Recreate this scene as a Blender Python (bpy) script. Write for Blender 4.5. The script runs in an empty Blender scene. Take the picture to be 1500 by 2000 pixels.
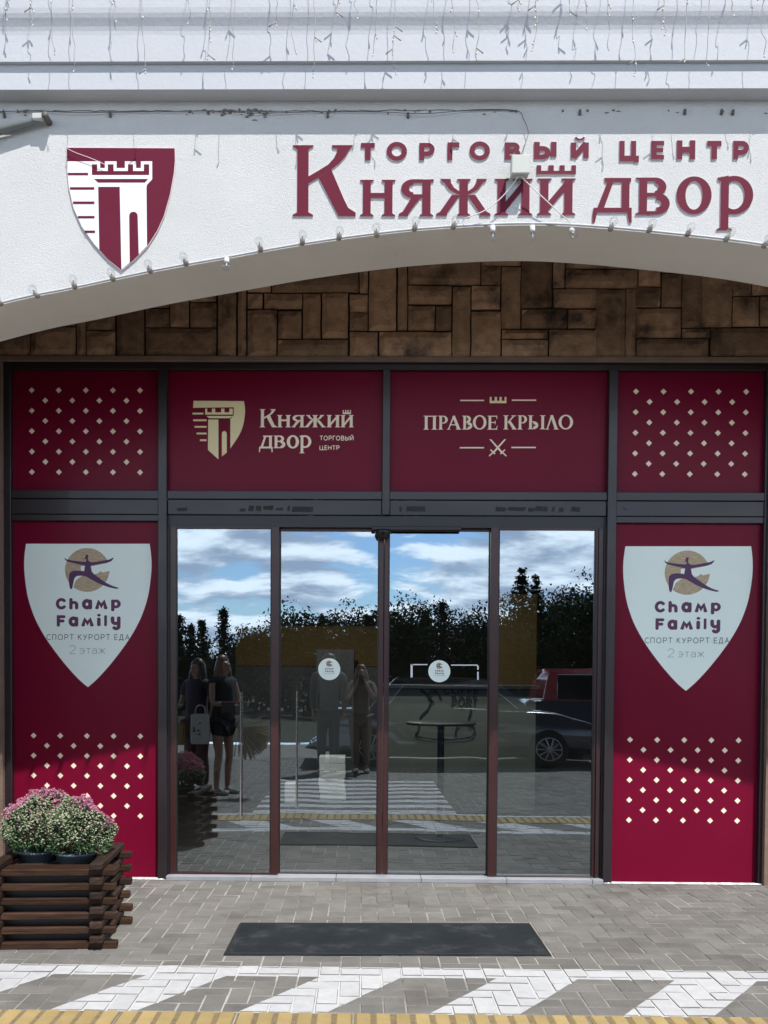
import bpy, math, random
from mathutils import Vector, Matrix, noise
R = math.radians
random.seed(7)
S = bpy.context.scene
COL = S.collection

# ------------------------------------------------------------------ camera
F_PX, EYE, DIST = 1800.0, 1.45, 6.53            # focal length in photo pixels, eye height, distance to the shop front
YAW, PITCH, ROLL = R(-0.7186), R(-1.5085), R(0.3447)
PP = (685.13, 1367.27)
fw = Vector((math.sin(YAW)*math.cos(PITCH), math.cos(YAW)*math.cos(PITCH), math.sin(PITCH)))
r0 = Vector((math.cos(YAW), -math.sin(YAW), 0)); u0 = r0.cross(fw)
rt = r0*math.cos(ROLL)+u0*math.sin(ROLL); up = -r0*math.sin(ROLL)+u0*math.cos(ROLL)
CAM = Vector((0, -DIST, EYE))
cd = bpy.data.cameras.new("camera"); cam = bpy.data.objects.new("camera", cd); COL.objects.link(cam)
cam.matrix_world = Matrix(((rt.x, up.x, -fw.x, CAM.x), (rt.y, up.y, -fw.y, CAM.y), (rt.z, up.z, -fw.z, CAM.z), (0, 0, 0, 1)))
cd.sensor_fit = 'VERTICAL'; cd.sensor_height = 36; cd.lens = 36*F_PX/2000
cd.shift_x = (750-PP[0])/2000; cd.shift_y = (PP[1]-1000)/2000
cd.clip_end = 500; cd.clip_start = 0.02
S.camera = cam

def W(px, py, Y):
    """photo measurement -> (X, Z) on the vertical plane y = Y"""
    d = fw*F_PX + rt*(px-PP[0]) - up*(py-PP[1])
    t = (Y-CAM.y)/d.y
    return (CAM.x+d.x*t, CAM.z+d.z*t)
def G(px, py, z=0.0):
    d = fw*F_PX + rt*(px-PP[0]) - up*(py-PP[1])
    t = (z-CAM.z)/d.z
    return (CAM.x+d.x*t, CAM.y+d.y*t)

# ------------------------------------------------------------------ sky and sun
SUN_EL, SUN_AZ = R(57.4), R(27)                     # sun behind the viewer, to the right
wd = bpy.data.worlds.new("World"); S.world = wd; wd.use_nodes = True
nt = wd.node_tree; N = nt.nodes; L = nt.links
bg = N['Background']; bg.inputs['Strength'].default_value = 0.05
sky = N.new('ShaderNodeTexSky'); sky.sky_type = 'NISHITA'; sky.sun_disc = False
sky.sun_elevation = SUN_EL; sky.sun_rotation = math.pi-SUN_AZ; sky.air_density = 1.0; sky.dust_density = 0.6
tc = N.new('ShaderNodeTexCoord'); sep = N.new('ShaderNodeSeparateXYZ'); L.new(tc.outputs['Generated'], sep.inputs[0])
def mth(op, a, b=None, clamp=False):
    n = N.new('ShaderNodeMath'); n.operation = op; n.use_clamp = clamp
    for i, v in enumerate((a, b)):
        if v is None: continue
        if isinstance(v, (int, float)): n.inputs[i].default_value = v
        else: L.new(v, n.inputs[i])
    return n.outputs[0]
zz = mth('ADD', mth('MAXIMUM', sep.outputs[2], 0.0), 0.22)
cv = N.new('ShaderNodeCombineXYZ'); L.new(mth('MULTIPLY', mth('DIVIDE', sep.outputs[0], zz), 0.8), cv.inputs[0]); L.new(mth('DIVIDE', sep.outputs[1], zz), cv.inputs[1])
def wnoise(scale, detail, rough, off):
    n = N.new('ShaderNodeTexNoise'); n.inputs['Scale'].default_value = scale; n.inputs['Detail'].default_value = detail
    n.inputs['Roughness'].default_value = rough; n.inputs['Distortion'].default_value = 0.1
    a = N.new('ShaderNodeVectorMath'); a.operation = 'ADD'; a.inputs[1].default_value = off; L.new(cv.outputs[0], a.inputs[0]); L.new(a.outputs[0], n.inputs['Vector'])
    return n.outputs['Fac']
def wmap(v, a, b, c, d):
    m = N.new('ShaderNodeMapRange'); m.inputs[1].default_value = a; m.inputs[2].default_value = b; m.inputs[3].default_value = c; m.inputs[4].default_value = d
    m.interpolation_type = 'SMOOTHSTEP'; L.new(v, m.inputs[0]); return m.outputs[0]
d0 = wnoise(3.3, 11, 0.57, (3.1, 1.7, 0)); d1 = wnoise(3.3, 11, 0.57, (3.1, 1.82, 0))   # the second sample lies a little higher in the sky
cover = wmap(d0, 0.385, 0.50, 0, 1)
lit_ = mth('ADD', mth('MULTIPLY', mth('SUBTRACT', d0, d1), 4.2), mth('MULTIPLY', mth('SUBTRACT', 0.66, d0), 1.7), False)
shade = wmap(mth('ADD', lit_, 0.24), 0.0, 1.0, 0, 1)
cc = N.new('ShaderNodeMix'); cc.data_type = 'RGBA'
cc.inputs['A'].default_value = (15, 18.5, 24.5, 1); cc.inputs['B'].default_value = (42, 45, 49, 1); L.new(shade, cc.inputs['Factor'])
# clouds are brightest around the sun's side of the sky
toward = wmap(sep.outputs[1], -1.0, 0.6, 1.0, 0.45)
ccm = N.new('ShaderNodeMix'); ccm.data_type = 'RGBA'; ccm.blend_type = 'MULTIPLY'; ccm.inputs['Factor'].default_value = 1
low = wmap(sep.outputs[2], 0.22, 0.45, 1.0, 0.12)          # and near the horizon
L.new(cc.outputs['Result'], ccm.inputs['A']); L.new(mth('MULTIPLY', toward, low), ccm.inputs['B'])
skm = N.new('ShaderNodeMix'); skm.data_type = 'RGBA'; skm.blend_type = 'MULTIPLY'; skm.inputs['Factor'].default_value = 1
L.new(sky.outputs[0], skm.inputs['A'])
skb = N.new('ShaderNodeMix'); skb.data_type = 'RGBA'; skb.inputs['A'].default_value = (0.85, 0.9, 1.0, 1); skb.inputs['B'].default_value = (3.0, 3.7, 4.6, 1)
L.new(low, skb.inputs['Factor']); L.new(skb.outputs['Result'], skm.inputs['B'])
mx = N.new('ShaderNodeMix'); mx.data_type = 'RGBA'
L.new(cover, mx.inputs['Factor']); L.new(skm.outputs['Result'], mx.inputs['A']); L.new(ccm.outputs['Result'], mx.inputs['B'])
L.new(mx.outputs['Result'], bg.inputs['Color'])

sl = bpy.data.lights.new("sun", 'SUN'); sl.energy = 4.0; sl.angle = R(0.5); sl.color = (1, 0.965, 0.92)
so = bpy.data.objects.new("sun", sl); COL.objects.link(so)
SUNV = Vector((math.sin(SUN_AZ)*math.cos(SUN_EL), -math.cos(SUN_AZ)*math.cos(SUN_EL), math.sin(SUN_EL)))
so.rotation_euler = SUNV.to_track_quat('Z', 'Y').to_euler(); so.location = (8, -14, 20)
S.view_settings.view_transform = 'Standard'; S.view_settings.look = 'None'; S.view_settings.exposure = 0.45; S.view_settings.gamma = 1
S.cycles.use_denoising = True
S.cycles.max_bounces = 10; S.cycles.transparent_max_bounces = 12; S.cycles.caustics_reflective = False; S.cycles.caustics_refractive = False

# ------------------------------------------------------------------ materials
MATS = {}
def mat(name, col, rough=0.6, var=0.0, vscale=6.0, bump=0.0, bscale=40.0, metal=0.0, island=0.0, coat=0.0, spec=0.5, dirt=None, stretch=None, col2=None, c2scale=3.0, c2range=(0.45, 0.65)):
    m = bpy.data.materials.new(name); m.use_nodes = True; MATS[name] = m
    n = m.node_tree.nodes; l = m.node_tree.links; b = n['Principled BSDF']
    b.inputs['Roughness'].default_value = rough; b.inputs['Metallic'].default_value = metal
    b.inputs['Coat Weight'].default_value = coat; b.inputs['Specular IOR Level'].default_value = spec
    t = n.new('ShaderNodeTexCoord'); vec = t.outputs['Object']
    if stretch:
        mp = n.new('ShaderNodeMapping'); mp.inputs['Scale'].default_value = stretch; l.new(vec, mp.inputs[0]); vec = mp.outputs[0]
    def tex(sc, det=6, ro=0.6):
        x = n.new('ShaderNodeTexNoise'); x.inputs['Scale'].default_value = sc; x.inputs['Detail'].default_value = det; x.inputs['Roughness'].default_value = ro
        l.new(vec, x.inputs['Vector']); return x.outputs['Fac']
    def rng(v, a, b2, c, d):
        x = n.new('ShaderNodeMapRange'); l.new(v, x.inputs[0])
        for i, q in enumerate((a, b2, c, d)): x.inputs[i+1].default_value = q
        return x.outputs[0]
    def mix(fac, A, B, typ='MIX'):
        x = n.new('ShaderNodeMix'); x.data_type = 'RGBA'; x.blend_type = typ
        for k, v in (('Factor', fac), ('A', A), ('B', B)):
            if hasattr(v, 'is_linked'): l.new(v, x.inputs[k])
            elif k == 'Factor': x.inputs[k].default_value = v
            else: x.inputs[k].default_value = (*v[:3], 1)
        return x.outputs['Result']
    c = tuple(col)
    cur = None
    if col2 is not None: cur = mix(rng(tex(c2scale, 7, 0.62), c2range[0], c2range[1], 0, 1), c, col2)
    if var > 0:
        f = rng(tex(vscale), 0.25, 0.75, 1-var, 1+var)
        cur = mix(1.0, cur if cur is not None else c, f, 'MULTIPLY')
    if island > 0:
        gi = n.new('ShaderNodeNewGeometry'); f = rng(gi.outputs['Random Per Island'], 0, 1, 1-island, 1+island)
        cur = mix(1.0, cur if cur is not None else c, f, 'MULTIPLY')
    if dirt is not None:
        dc, lo, hi, sc = dirt
        cur = mix(rng(tex(sc, 8, 0.7), lo, hi, 0, 1), cur if cur is not None else c, dc)
    if cur is None: b.inputs['Base Color'].default_value = (*c, 1)
    else: l.new(cur, b.inputs['Base Color'])
    if bump > 0:
        bp = n.new('ShaderNodeBump'); bp.inputs['Strength'].default_value = bump; bp.inputs['Distance'].default_value = 0.01
        l.new(tex(bscale, 5, 0.6), bp.inputs['Height']); l.new(bp.outputs[0], b.inputs['Normal'])
    return m
M = MATS
mat('stucco', (0.595, 0.60, 0.598), 0.9, var=0.05, vscale=2.5, bump=0.55, bscale=210, dirt=((0.55, 0.53, 0.49), 0.62, 0.9, 3.0))
mat('soffit_paint', (0.84, 0.82, 0.75), 0.85, var=0.06, vscale=1.6, bump=0.25, bscale=60, dirt=((0.33, 0.30, 0.25), 0.66, 0.85, 4.0))
mat('canopy_paint', (0.50, 0.47, 0.43), 0.9, var=0.1)
mat('cornice_paint', (0.495, 0.515, 0.55), 0.7, var=0.03, vscale=2.0, bump=0.15, bscale=50, dirt=((0.5, 0.49, 0.47), 0.66, 0.9, 5.0))
mat('stain', (0.17, 0.145, 0.12), 0.9, var=0.5, vscale=80)
mat('stone', (0.36, 0.225, 0.14), 0.92, var=0.34, vscale=13, island=0.45, bump=1.0, bscale=45, spec=0.2, col2=(0.035, 0.028, 0.028), c2scale=3.4, c2range=(0.51, 0.70))
mat('stone_joint', (0.022, 0.014, 0.013), 0.95)
mat('stone_ledge', (0.20, 0.135, 0.105), 0.9, var=0.2, bump=0.4)
mat('frame', (0.020, 0.0135, 0.016), 0.38, var=0.18, vscale=3, coat=0.10)
mat('frame_black', (0.012, 0.011, 0.014), 0.4)
mat('door_frame', (0.040, 0.0115, 0.011), 0.36, var=0.15, coat=0.08)
mat('residue', (0.022, 0.019, 0.022), 0.7, var=0.4, vscale=60)
mat('film', (0.155, 0.0028, 0.023), 0.32, var=0.08, vscale=1.2, bump=0.10, bscale=6, spec=0.12)
mat('print_cream', (0.92, 0.78, 0.60), 0.5)
mat('print_gold', (0.82, 0.70, 0.40), 0.5, var=0.04)
mat('print_shield', (0.82, 0.93, 0.88), 0.5, var=0.02, vscale=2)
mat('print_tan', (0.46, 0.36, 0.23), 0.5, var=0.35, vscale=26, stretch=(1, 1, 5))
mat('print_purple', (0.080, 0.022, 0.095), 0.5)
mat('print_plum', (0.105, 0.022, 0.085), 0.5)
mat('print_slate', (0.085, 0.12, 0.145), 0.5)
mat('print_grey', (0.30, 0.38, 0.39), 0.5)
mat('sign_maroon', (0.125, 0.008, 0.028), 0.42, spec=0.22, var=0.04)
mat('sign_side', (0.72, 0.58, 0.60), 0.5)
mat('sign_white', (0.80, 0.82, 0.86), 0.35)
mat('cable', (0.10, 0.095, 0.09), 0.6)
mat('cable_white', (0.68, 0.68, 0.67), 0.6)
mat('cable_belt', (0.52, 0.53, 0.56), 0.6)
mat('strand_wire', (0.30, 0.29, 0.27), 0.6)
mat('strand_lead', (0.55, 0.56, 0.58), 0.5)
mat('box_plastic', (0.50, 0.515, 0.49), 0.55, var=0.05)
mat('lamp_grey', (0.14, 0.155, 0.15), 0.4, var=0.1)
mat('socket', (0.66, 0.65, 0.63), 0.5)
mat('bulb_dark', (0.45, 0.42, 0.39), 0.5)
mat('tile_grey', (0.30, 0.31, 0.34), 0.5, var=0.12, vscale=9, bump=0.1)
mat('mat_rubber', (0.019, 0.0245, 0.031), 0.85, spec=0.2, var=0.30, vscale=5, bump=0.8, bscale=160, dirt=((0.075, 0.075, 0.075), 0.52, 0.80, 5.0))
mat('wood', (0.044, 0.0225, 0.0135), 0.6, var=0.65, spec=0.14, vscale=14, island=0.42, bump=0.5, bscale=22, stretch=(0.5, 4, 7), dirt=((0.022, 0.016, 0.016), 0.5, 0.7, 1.4))
mat('wood_side', (0.040, 0.0235, 0.0175), 0.62, var=0.65, spec=0.14, vscale=14, island=0.42, bump=0.5, bscale=22, stretch=(4, 0.5, 7), dirt=((0.028, 0.022, 0.022), 0.48, 0.7, 1.4))
mat('soil', (0.03, 0.022, 0.016), 0.95, var=0.4, vscale=50, bump=1)
mat('pot', (0.085, 0.115, 0.145), 0.5, var=0.1)
mat('leaf', (0.075, 0.125, 0.055), 0.55, island=0.55, var=0.2)
mat('leaf_dark', (0.030, 0.068, 0.026), 0.6, island=0.5)
mat('bud', (0.40, 0.42, 0.28), 0.6, island=0.35)
mat('petal', (0.58, 0.24, 0.37), 0.6, island=0.4)
mat('petal_dry', (0.42, 0.21, 0.24), 0.6, island=0.4)
mat('paver', (0.174, 0.169, 0.161), 0.9, var=0.18, vscale=7, island=0.14, spec=0.25, bump=0.5, bscale=90, dirt=((0.095, 0.080, 0.068), 0.53, 0.80, 1.6))
mat('sand', (0.40, 0.385, 0.36), 0.95, var=0.22, vscale=11, col2=(0.13, 0.12, 0.11), c2scale=0.9, c2range=(0.40, 0.60))
mat('paint', (0.49, 0.50, 0.52), 0.7, var=0.10, vscale=20, island=0.05, bump=0.3, bscale=90, dirt=((0.36, 0.36, 0.37), 0.66, 0.76, 6))
mat('paint_joint', (0.56, 0.57, 0.585), 0.7, var=0.05, vscale=20)
mat('paint_road', (0.62, 0.63, 0.64), 0.7, var=0.15, vscale=6)
mat('tactile', (0.37, 0.275, 0.12), 0.8, var=0.14, vscale=9, island=0.10, bump=0.3, bscale=70, dirt=((0.26, 0.2, 0.12), 0.6, 0.8, 5))
mat('tactile_gap', (0.20, 0.155, 0.09), 0.9, var=0.3, vscale=30)
mat('asphalt', (0.19, 0.185, 0.175), 0.9, var=0.15, vscale=3, bump=0.4, bscale=120)
mat('grass', (0.018, 0.028, 0.012), 0.9, var=0.35, vscale=2, bump=0.6, bscale=30)
mat('bark', (0.07, 0.05, 0.035), 0.9, var=0.3)
mat('needle', (0.018, 0.032, 0.016), 0.9, island=0.5, spec=0.15)
mat('foliage', (0.034, 0.056, 0.022), 0.9, island=0.55, spec=0.15)
mat('metal_pole', (0.22, 0.23, 0.24), 0.45, metal=0.6)
mat('car_navy', (0.010, 0.011, 0.022), 0.22, coat=1.0)
mat('car_red', (0.42, 0.022, 0.035), 0.25, coat=1.0)
mat('car_glass', (0.008, 0.010, 0.013), 0.05, spec=0.25)
mat('rubber', (0.018, 0.018, 0.018), 0.85)
mat('alloy', (0.42, 0.42, 0.44), 0.35, metal=0.7)
mat('chrome', (0.80, 0.81, 0.83), 0.16, metal=1.0)
mat('tail_red', (0.40, 0.01, 0.012), 0.25, coat=0.8)
mat('headlight', (0.6, 0.62, 0.65), 0.15, coat=1)
mat('skin', (0.27, 0.155, 0.11), 0.5)
mat('hair_dark', (0.025, 0.016, 0.012), 0.5, var=0.3, vscale=60, stretch=(6, 6, 0.4))
mat('hair_brown', (0.10, 0.048, 0.022), 0.45, var=0.3, vscale=60, stretch=(6, 6, 0.4))
mat('cloth_black', (0.016, 0.016, 0.02), 0.85, var=0.2)
mat('cloth_dark', (0.035, 0.027, 0.045), 0.85, var=0.2)
mat('cloth_grey', (0.07, 0.07, 0.075), 0.85, var=0.12)
mat('cloth_beige', (0.13, 0.095, 0.065), 0.85, var=0.12)
mat('cloth_wine', (0.05, 0.01, 0.016), 0.85, var=0.12)
mat('canvas', (0.36, 0.36, 0.36), 0.9, var=0.08)
mat('ochre_bag', (0.18, 0.13, 0.03), 0.8, var=0.1)
mat('straw', (0.34, 0.29, 0.19), 0.9, island=0.25)
mat('shoe', (0.2, 0.2, 0.2), 0.6)
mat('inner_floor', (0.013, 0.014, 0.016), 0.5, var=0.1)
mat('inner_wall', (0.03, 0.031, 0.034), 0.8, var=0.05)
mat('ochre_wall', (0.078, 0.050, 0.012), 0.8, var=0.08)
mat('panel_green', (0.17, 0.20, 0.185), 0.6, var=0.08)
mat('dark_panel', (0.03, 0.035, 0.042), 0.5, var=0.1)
mat('carton', (0.62, 0.70, 0.76), 0.7, var=0.08, island=0.12)
mat('ink', (0.02, 0.02, 0.025), 0.7)
mat('far_render', (0.5, 0.46, 0.38), 0.9, var=0.06)
mat('far_roof', (0.16, 0.16, 0.17), 0.8)

lm_ = mat('lamp_lens', (1, 1, 1)); lm_.node_tree.nodes['Principled BSDF'].inputs['Emission Color'].default_value = (1, .9, .75, 1); lm_.node_tree.nodes['Principled BSDF'].inputs['Emission Strength'].default_value = 12
def glass_mat(name, tint, refl, edge=1.0):
    m = bpy.data.materials.new(name); m.use_nodes = True; MATS[name] = m
    n = m.node_tree.nodes; l = m.node_tree.links; n.remove(n['Principled BSDF'])
    tr = n.new('ShaderNodeBsdfTransparent'); tr.inputs[0].default_value = (*tint, 1)
    gl = n.new('ShaderNodeBsdfGlossy'); gl.inputs['Roughness'].default_value = 0.0; gl.inputs['Color'].default_value = (0.80, 0.92, 1.0, 1)
    t = n.new('ShaderNodeTexCoord'); x = n.new('ShaderNodeTexNoise'); x.inputs['Scale'].default_value = 2.0; x.inputs['Detail'].default_value = 1
    l.new(t.outputs['Object'], x.inputs['Vector']); bp = n.new('ShaderNodeBump'); bp.inputs['Strength'].default_value = 0.010; bp.inputs['Distance'].default_value = 0.1
    l.new(x.outputs['Fac'], bp.inputs['Height']); l.new(bp.outputs[0], gl.inputs['Normal'])
    fr = n.new('ShaderNodeLayerWeight'); fr.inputs['Blend'].default_value = 0.25
    mp = n.new('ShaderNodeMapRange'); mp.inputs[3].default_value = refl; mp.inputs[4].default_value = edge; l.new(fr.outputs['Fresnel'], mp.inputs[0])
    mx = n.new('ShaderNodeMixShader'); l.new(mp.outputs[0], mx.inputs[0]); l.new(tr.outputs[0], mx.inputs[1]); l.new(gl.outputs[0], mx.inputs[2])
    if edge < 1: l.new(mx.outputs[0], n['Material Output'].inputs[0]); return
    df = n.new('ShaderNodeBsdfDiffuse'); df.inputs[0].default_value = (.55, .56, .57, 1)
    sn = n.new('ShaderNodeTexNoise'); sn.inputs['Scale'].default_value = 3.0; sn.inputs['Detail'].default_value = 9; sn.inputs['Roughness'].default_value = .75; l.new(t.outputs['Object'], sn.inputs['Vector'])
    sr = n.new('ShaderNodeMapRange'); sr.inputs[1].default_value = .46; sr.inputs[2].default_value = .75; sr.inputs[3].default_value = .0; sr.inputs[4].default_value = .010; l.new(sn.outputs['Fac'], sr.inputs[0])
    m2 = n.new('ShaderNodeMixShader'); l.new(sr.outputs[0], m2.inputs[0]); l.new(mx.outputs[0], m2.inputs[1]); l.new(df.outputs[0], m2.inputs[2])
    l.new(m2.outputs[0], n['Material Output'].inputs[0])
glass_mat('door_glass', (0.50, 0.56, 0.60), 0.30)
glass_mat('bulb_glass', (0.96, 0.96, 0.95), 0.06, 0.35)

# ------------------------------------------------------------------ mesh builder
LOCAL = set()
class MB:
    def __init__(s): s.v = []; s.f = []; s.mi = []
    def add(s, vs, fs, mi=0):
        o = len(s.v); s.v += [tuple(q) for q in vs]; s.f += [tuple(i+o for i in f) for f in fs]; s.mi += [mi]*len(fs); return s
    def box(s, x0, x1, y0, y1, z0, z1, mi=0, bev=0.0):
        if x0 > x1: x0, x1 = x1, x0
        if z0 > z1: z0, z1 = z1, z0
        if y0 > y1: y0, y1 = y1, y0
        if bev <= 0:
            return s.add([(x0,y0,z0),(x1,y0,z0),(x1,y1,z0),(x0,y1,z0),(x0,y0,z1),(x1,y0,z1),(x1,y1,z1),(x0,y1,z1)],
                         [(0,3,2,1),(4,5,6,7),(0,1,5,4),(1,2,6,5),(2,3,7,6),(3,0,4,7)], mi)
        b = bev; vs = []; idx = {}
        for ix, x in enumerate((x0, x1)):
            for iy, y in enumerate((y0, y1)):
                for iz, z in enumerate((z0, z1)):
                    sx, sy, sz = (1-2*ix)*b, (1-2*iy)*b, (1-2*iz)*b
                    for ax, p in enumerate(((x, y+sy, z+sz), (x+sx, y, z+sz), (x+sx, y+sy, z))):
                        idx[(ix, iy, iz, ax)] = len(vs); vs.append(p)
        fs = []
        for k in (0, 1):
            q = [idx[(k,0,0,0)], idx[(k,1,0,0)], idx[(k,1,1,0)], idx[(k,0,1,0)]]; fs.append(q if k else q[::-1])
            q = [idx[(0,k,0,1)], idx[(1,k,0,1)], idx[(1,k,1,1)], idx[(0,k,1,1)]]; fs.append(q[::-1] if k else q)
            q = [idx[(0,0,k,2)], idx[(1,0,k,2)], idx[(1,1,k,2)], idx[(0,1,k,2)]]; fs.append(q if k else q[::-1])
        for a in (0, 1):
            for c in (0, 1):
                for (p, q1, mk) in ((0, 1, lambda t: (a, c, t)), (0, 2, lambda t: (a, t, c)), (1, 2, lambda t: (t, a, c))):
                    fs.append([idx[mk(0)+(p,)], idx[mk(1)+(p,)], idx[mk(1)+(q1,)], idx[mk(0)+(q1,)]])
                for d in (0, 1): fs.append([idx[(a, c, d, 0)], idx[(a, c, d, 1)], idx[(a, c, d, 2)]])
        return s.add(vs, fs, mi)
    def tube(s, pts, r, n=6, mi=0, caps=True):
        pts = [Vector(p) for p in pts]; rings = []; vs = []
        ref = Vector((0.31, 0.17, 0.93)).normalized()
        for i, p in enumerate(pts):
            d = (pts[min(i+1, len(pts)-1)]-pts[max(i-1, 0)])
            d = d.normalized() if d.length > 1e-9 else Vector((0, 0, 1))
            a = d.cross(ref)
            if a.length < 0.05: a = d.cross(Vector((1, 0, 0)))
            a.normalize(); b = d.cross(a); rr = r[i] if isinstance(r, (list, tuple)) else r
            rings.append(len(vs)); vs += [p+(a*math.cos(2*math.pi*k/n)+b*math.sin(2*math.pi*k/n))*rr for k in range(n)]
        fs = [(rings[i]+k, rings[i]+(k+1) % n, rings[i+1]+(k+1) % n, rings[i+1]+k) for i in range(len(pts)-1) for k in range(n)]
        if caps: fs += [tuple(range(n))[::-1], tuple(rings[-1]+k for k in range(n))]
        return s.add(vs, fs, mi)
    def lathe(s, prof, c, n=16, axis='z', mi=0):
        vs = []; m = len(prof)
        for k in range(n):
            a = 2*math.pi*k/n
            for r_, h in prof:
                p = (r_*math.cos(a), r_*math.sin(a), h)
                if axis == 'y': p = (p[0], p[2], p[1])
                if axis == 'x': p = (p[2], p[0], p[1])
                vs.append((c[0]+p[0], c[1]+p[1], c[2]+p[2]))
        fs = [(k*m+i, ((k+1) % n)*m+i, ((k+1) % n)*m+i+1, k*m+i+1) for k in range(n) for i in range(m-1)]
        return s.add(vs, fs, mi)
    def plate(s, pts, yf, yb, mi=0, ms=None):
        """closed outline of (x, z), front face at y = yf, back at yb (nothing behind when yb is None)"""
        n = len(pts); ar = sum(pts[i][0]*pts[(i+1) % n][1]-pts[(i+1) % n][0]*pts[i][1] for i in range(n))
        if ar < 0: pts = pts[::-1]
        s.add([(x, yf, z) for x, z in pts], [tuple(range(n))], mi)
        if yb is not None:
            s.add([(x, yf, z) for x, z in pts]+[(x, yb, z) for x, z in pts], [(i, n+i, n+(i+1) % n, (i+1) % n) for i in range(n)], mi if ms is None else ms)
        return s
    def band(s, A, B, yf, yb, mi=0, ms=None):
        n = len(A)
        fs = []
        for i in range(n-1):
            q = [A[i], A[i+1], B[i+1], B[i]]
            s.add([(x, yf, z) for x, z in q], [(0, 1, 2, 3)], mi)
        if yb is not None:
            loop = list(A)+list(B)[::-1]; k = len(loop)
            s.add([(x, yf, z) for x, z in loop]+[(x, yb, z) for x, z in loop], [(i, k+i, k+(i+1) % k, (i+1) % k) for i in range(k)], mi if ms is None else ms)
        return s
    def build(s, name, mats, parent=None, smooth=False):
        me = bpy.data.meshes.new(name); me.from_pydata(s.v, [], s.f)
        for m in (mats if isinstance(mats, (list, tuple)) else [mats]): me.materials.append(M[m])
        me.polygons.foreach_set('material_index', s.mi)
        if smooth: me.polygons.foreach_set('use_smooth', [True]*len(s.f))
        me.update(); o = bpy.data.objects.new(name, me); COL.objects.link(o)
        if parent is not None:
            o.parent = parent; o.matrix_parent_inverse = Matrix.Translation(parent.location).inverted() if parent.name not in LOCAL else Matrix()
        return o
def tag(o, label, cat, group=None, kind=None):
    if label: o['label'] = label
    if cat: o['category'] = cat
    if group: o['group'] = group
    if kind: o['kind'] = kind
    return o
def struct(o): o['kind'] = 'structure'; return o
def thing(name, loc, label, cat, group=None, rz=0):
    o = bpy.data.objects.new(name, None); o.empty_display_size = 0.1; o.location = loc; o.rotation_euler = (0, 0, rz); COL.objects.link(o)
    return tag(o, label, cat, group)
def copy_tree(o, parent=None):
    c = o.copy(); COL.objects.link(c)
    if parent is not None: c.parent = parent
    for ch in list(o.children): copy_tree(ch, c)
    return c

def arc(cx, cy, rx, ry, a0, a1, n=14):
    return [(cx+rx*math.cos(R(a0+(a1-a0)*i/n)), cy+ry*math.sin(R(a0+(a1-a0)*i/n))) for i in range(n+1)]
def smooth_line(pts, n=8):
    out = []
    for i in range(len(pts)-1):
        p0 = pts[max(i-1, 0)]; p1 = pts[i]; p2 = pts[i+1]; p3 = pts[min(i+2, len(pts)-1)]
        for k in range(n):
            t = k/n
            out.append(tuple(0.5*(2*b+(c-a)*t+(2*a-5*b+4*c-d)*t*t+(3*b-a-3*c+d)*t**3) for a, b, c, d in zip(p0, p1, p2, p3)))
    out.append(tuple(pts[-1])); return out

# ------------------------------------------------------------------ lettering: shapes are lists of ('p', outline) and ('b', edge, edge), y down
def stroke(pts, w, cap=0):
    A = []; B = []; n = len(pts); closed = pts[0] == pts[-1] and n > 3
    for i in range(n):
        if closed and i in (0, n-1): a, b, c = pts[n-2], pts[0], pts[1]
        else: a, b, c = pts[max(i-1, 0)], pts[i], pts[min(i+1, n-1)]
        d1 = Vector((b[0]-a[0], b[1]-a[1])); d2 = Vector((c[0]-b[0], c[1]-b[1]))
        if d1.length < 1e-9: d1 = d2
        if d2.length < 1e-9: d2 = d1
        d1.normalize(); d2.normalize(); t = (d1+d2)
        t = t.normalized() if t.length > 1e-6 else d1
        nn = Vector((-t.y, t.x)); k = min(1/max(0.35, nn.dot(Vector((-d1.y, d1.x)))), 2.2)
        A.append((b[0]+nn.x*w/2*k, b[1]+nn.y*w/2*k)); B.append((b[0]-nn.x*w/2*k, b[1]-nn.y*w/2*k))
    out = [('b', A, B)]
    if cap and not closed:
        for (p, q) in ((pts[0], pts[1]), (pts[-1], pts[-2])):
            a = math.degrees(math.atan2(p[1]-q[1], p[0]-q[0])); out.append(('p', arc(p[0], p[1], w/2, w/2, a-90, a+90, 8)))
    return out
def rect(x0, y0, x1, y1): return ('p', [(x0, y0), (x1, y0), (x1, y1), (x0, y1)])
def ring(cx, cy, rx, ry, tx, ty, a0=0, a1=360, n=28):
    return ('b', arc(cx, cy, rx, ry, a0, a1, n), arc(cx, cy, rx-tx, ry-ty, a0, a1, n))
def serif_b(x0, x1, y, e, h): return ('p', [(x0-e, y), (x1+e, y), (x1+e, y-h*0.5), (x1, y-h*1.3), (x0, y-h*1.3), (x0-e, y-h*0.5)])
def serif_t(x0, x1, y, e, h): return ('p', [(x0-e, y), (x1+e, y), (x1+e, y+h*0.5), (x1, y+h*1.3), (x0, y+h*1.3), (x0-e, y+h*0.5)])
def stem(x0, x1, y0, y1, e, h, top=True, bot=True):
    out = [rect(x0, y0+(1.3 if top else 0), x1, y1-(1.3 if bot else 0))]
    if top: out.append(serif_t(x0, x1, y0, e, h))
    if bot: out.append(serif_b(x0, x1, y1, e, h))
    return out
def flip(shape, cx): return [tuple([s[0]]+[[(2*cx-x, y) for x, y in e] for e in s[1:]]) for s in shape]
zh_l = [('b', [(900, 300), (925, 325), (950, 360), (990, 385), (1020, 395)], [(958, 300), (962, 322), (980, 350), (1005, 368), (1020, 375)]), ('p', [(900, 300), (960, 300), (962, 320), (912, 320)]),
        ('p', [(968, 392), (1015, 395), (940, 500), (940, 515), (877, 515), (877, 502), (900, 490)])]
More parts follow.
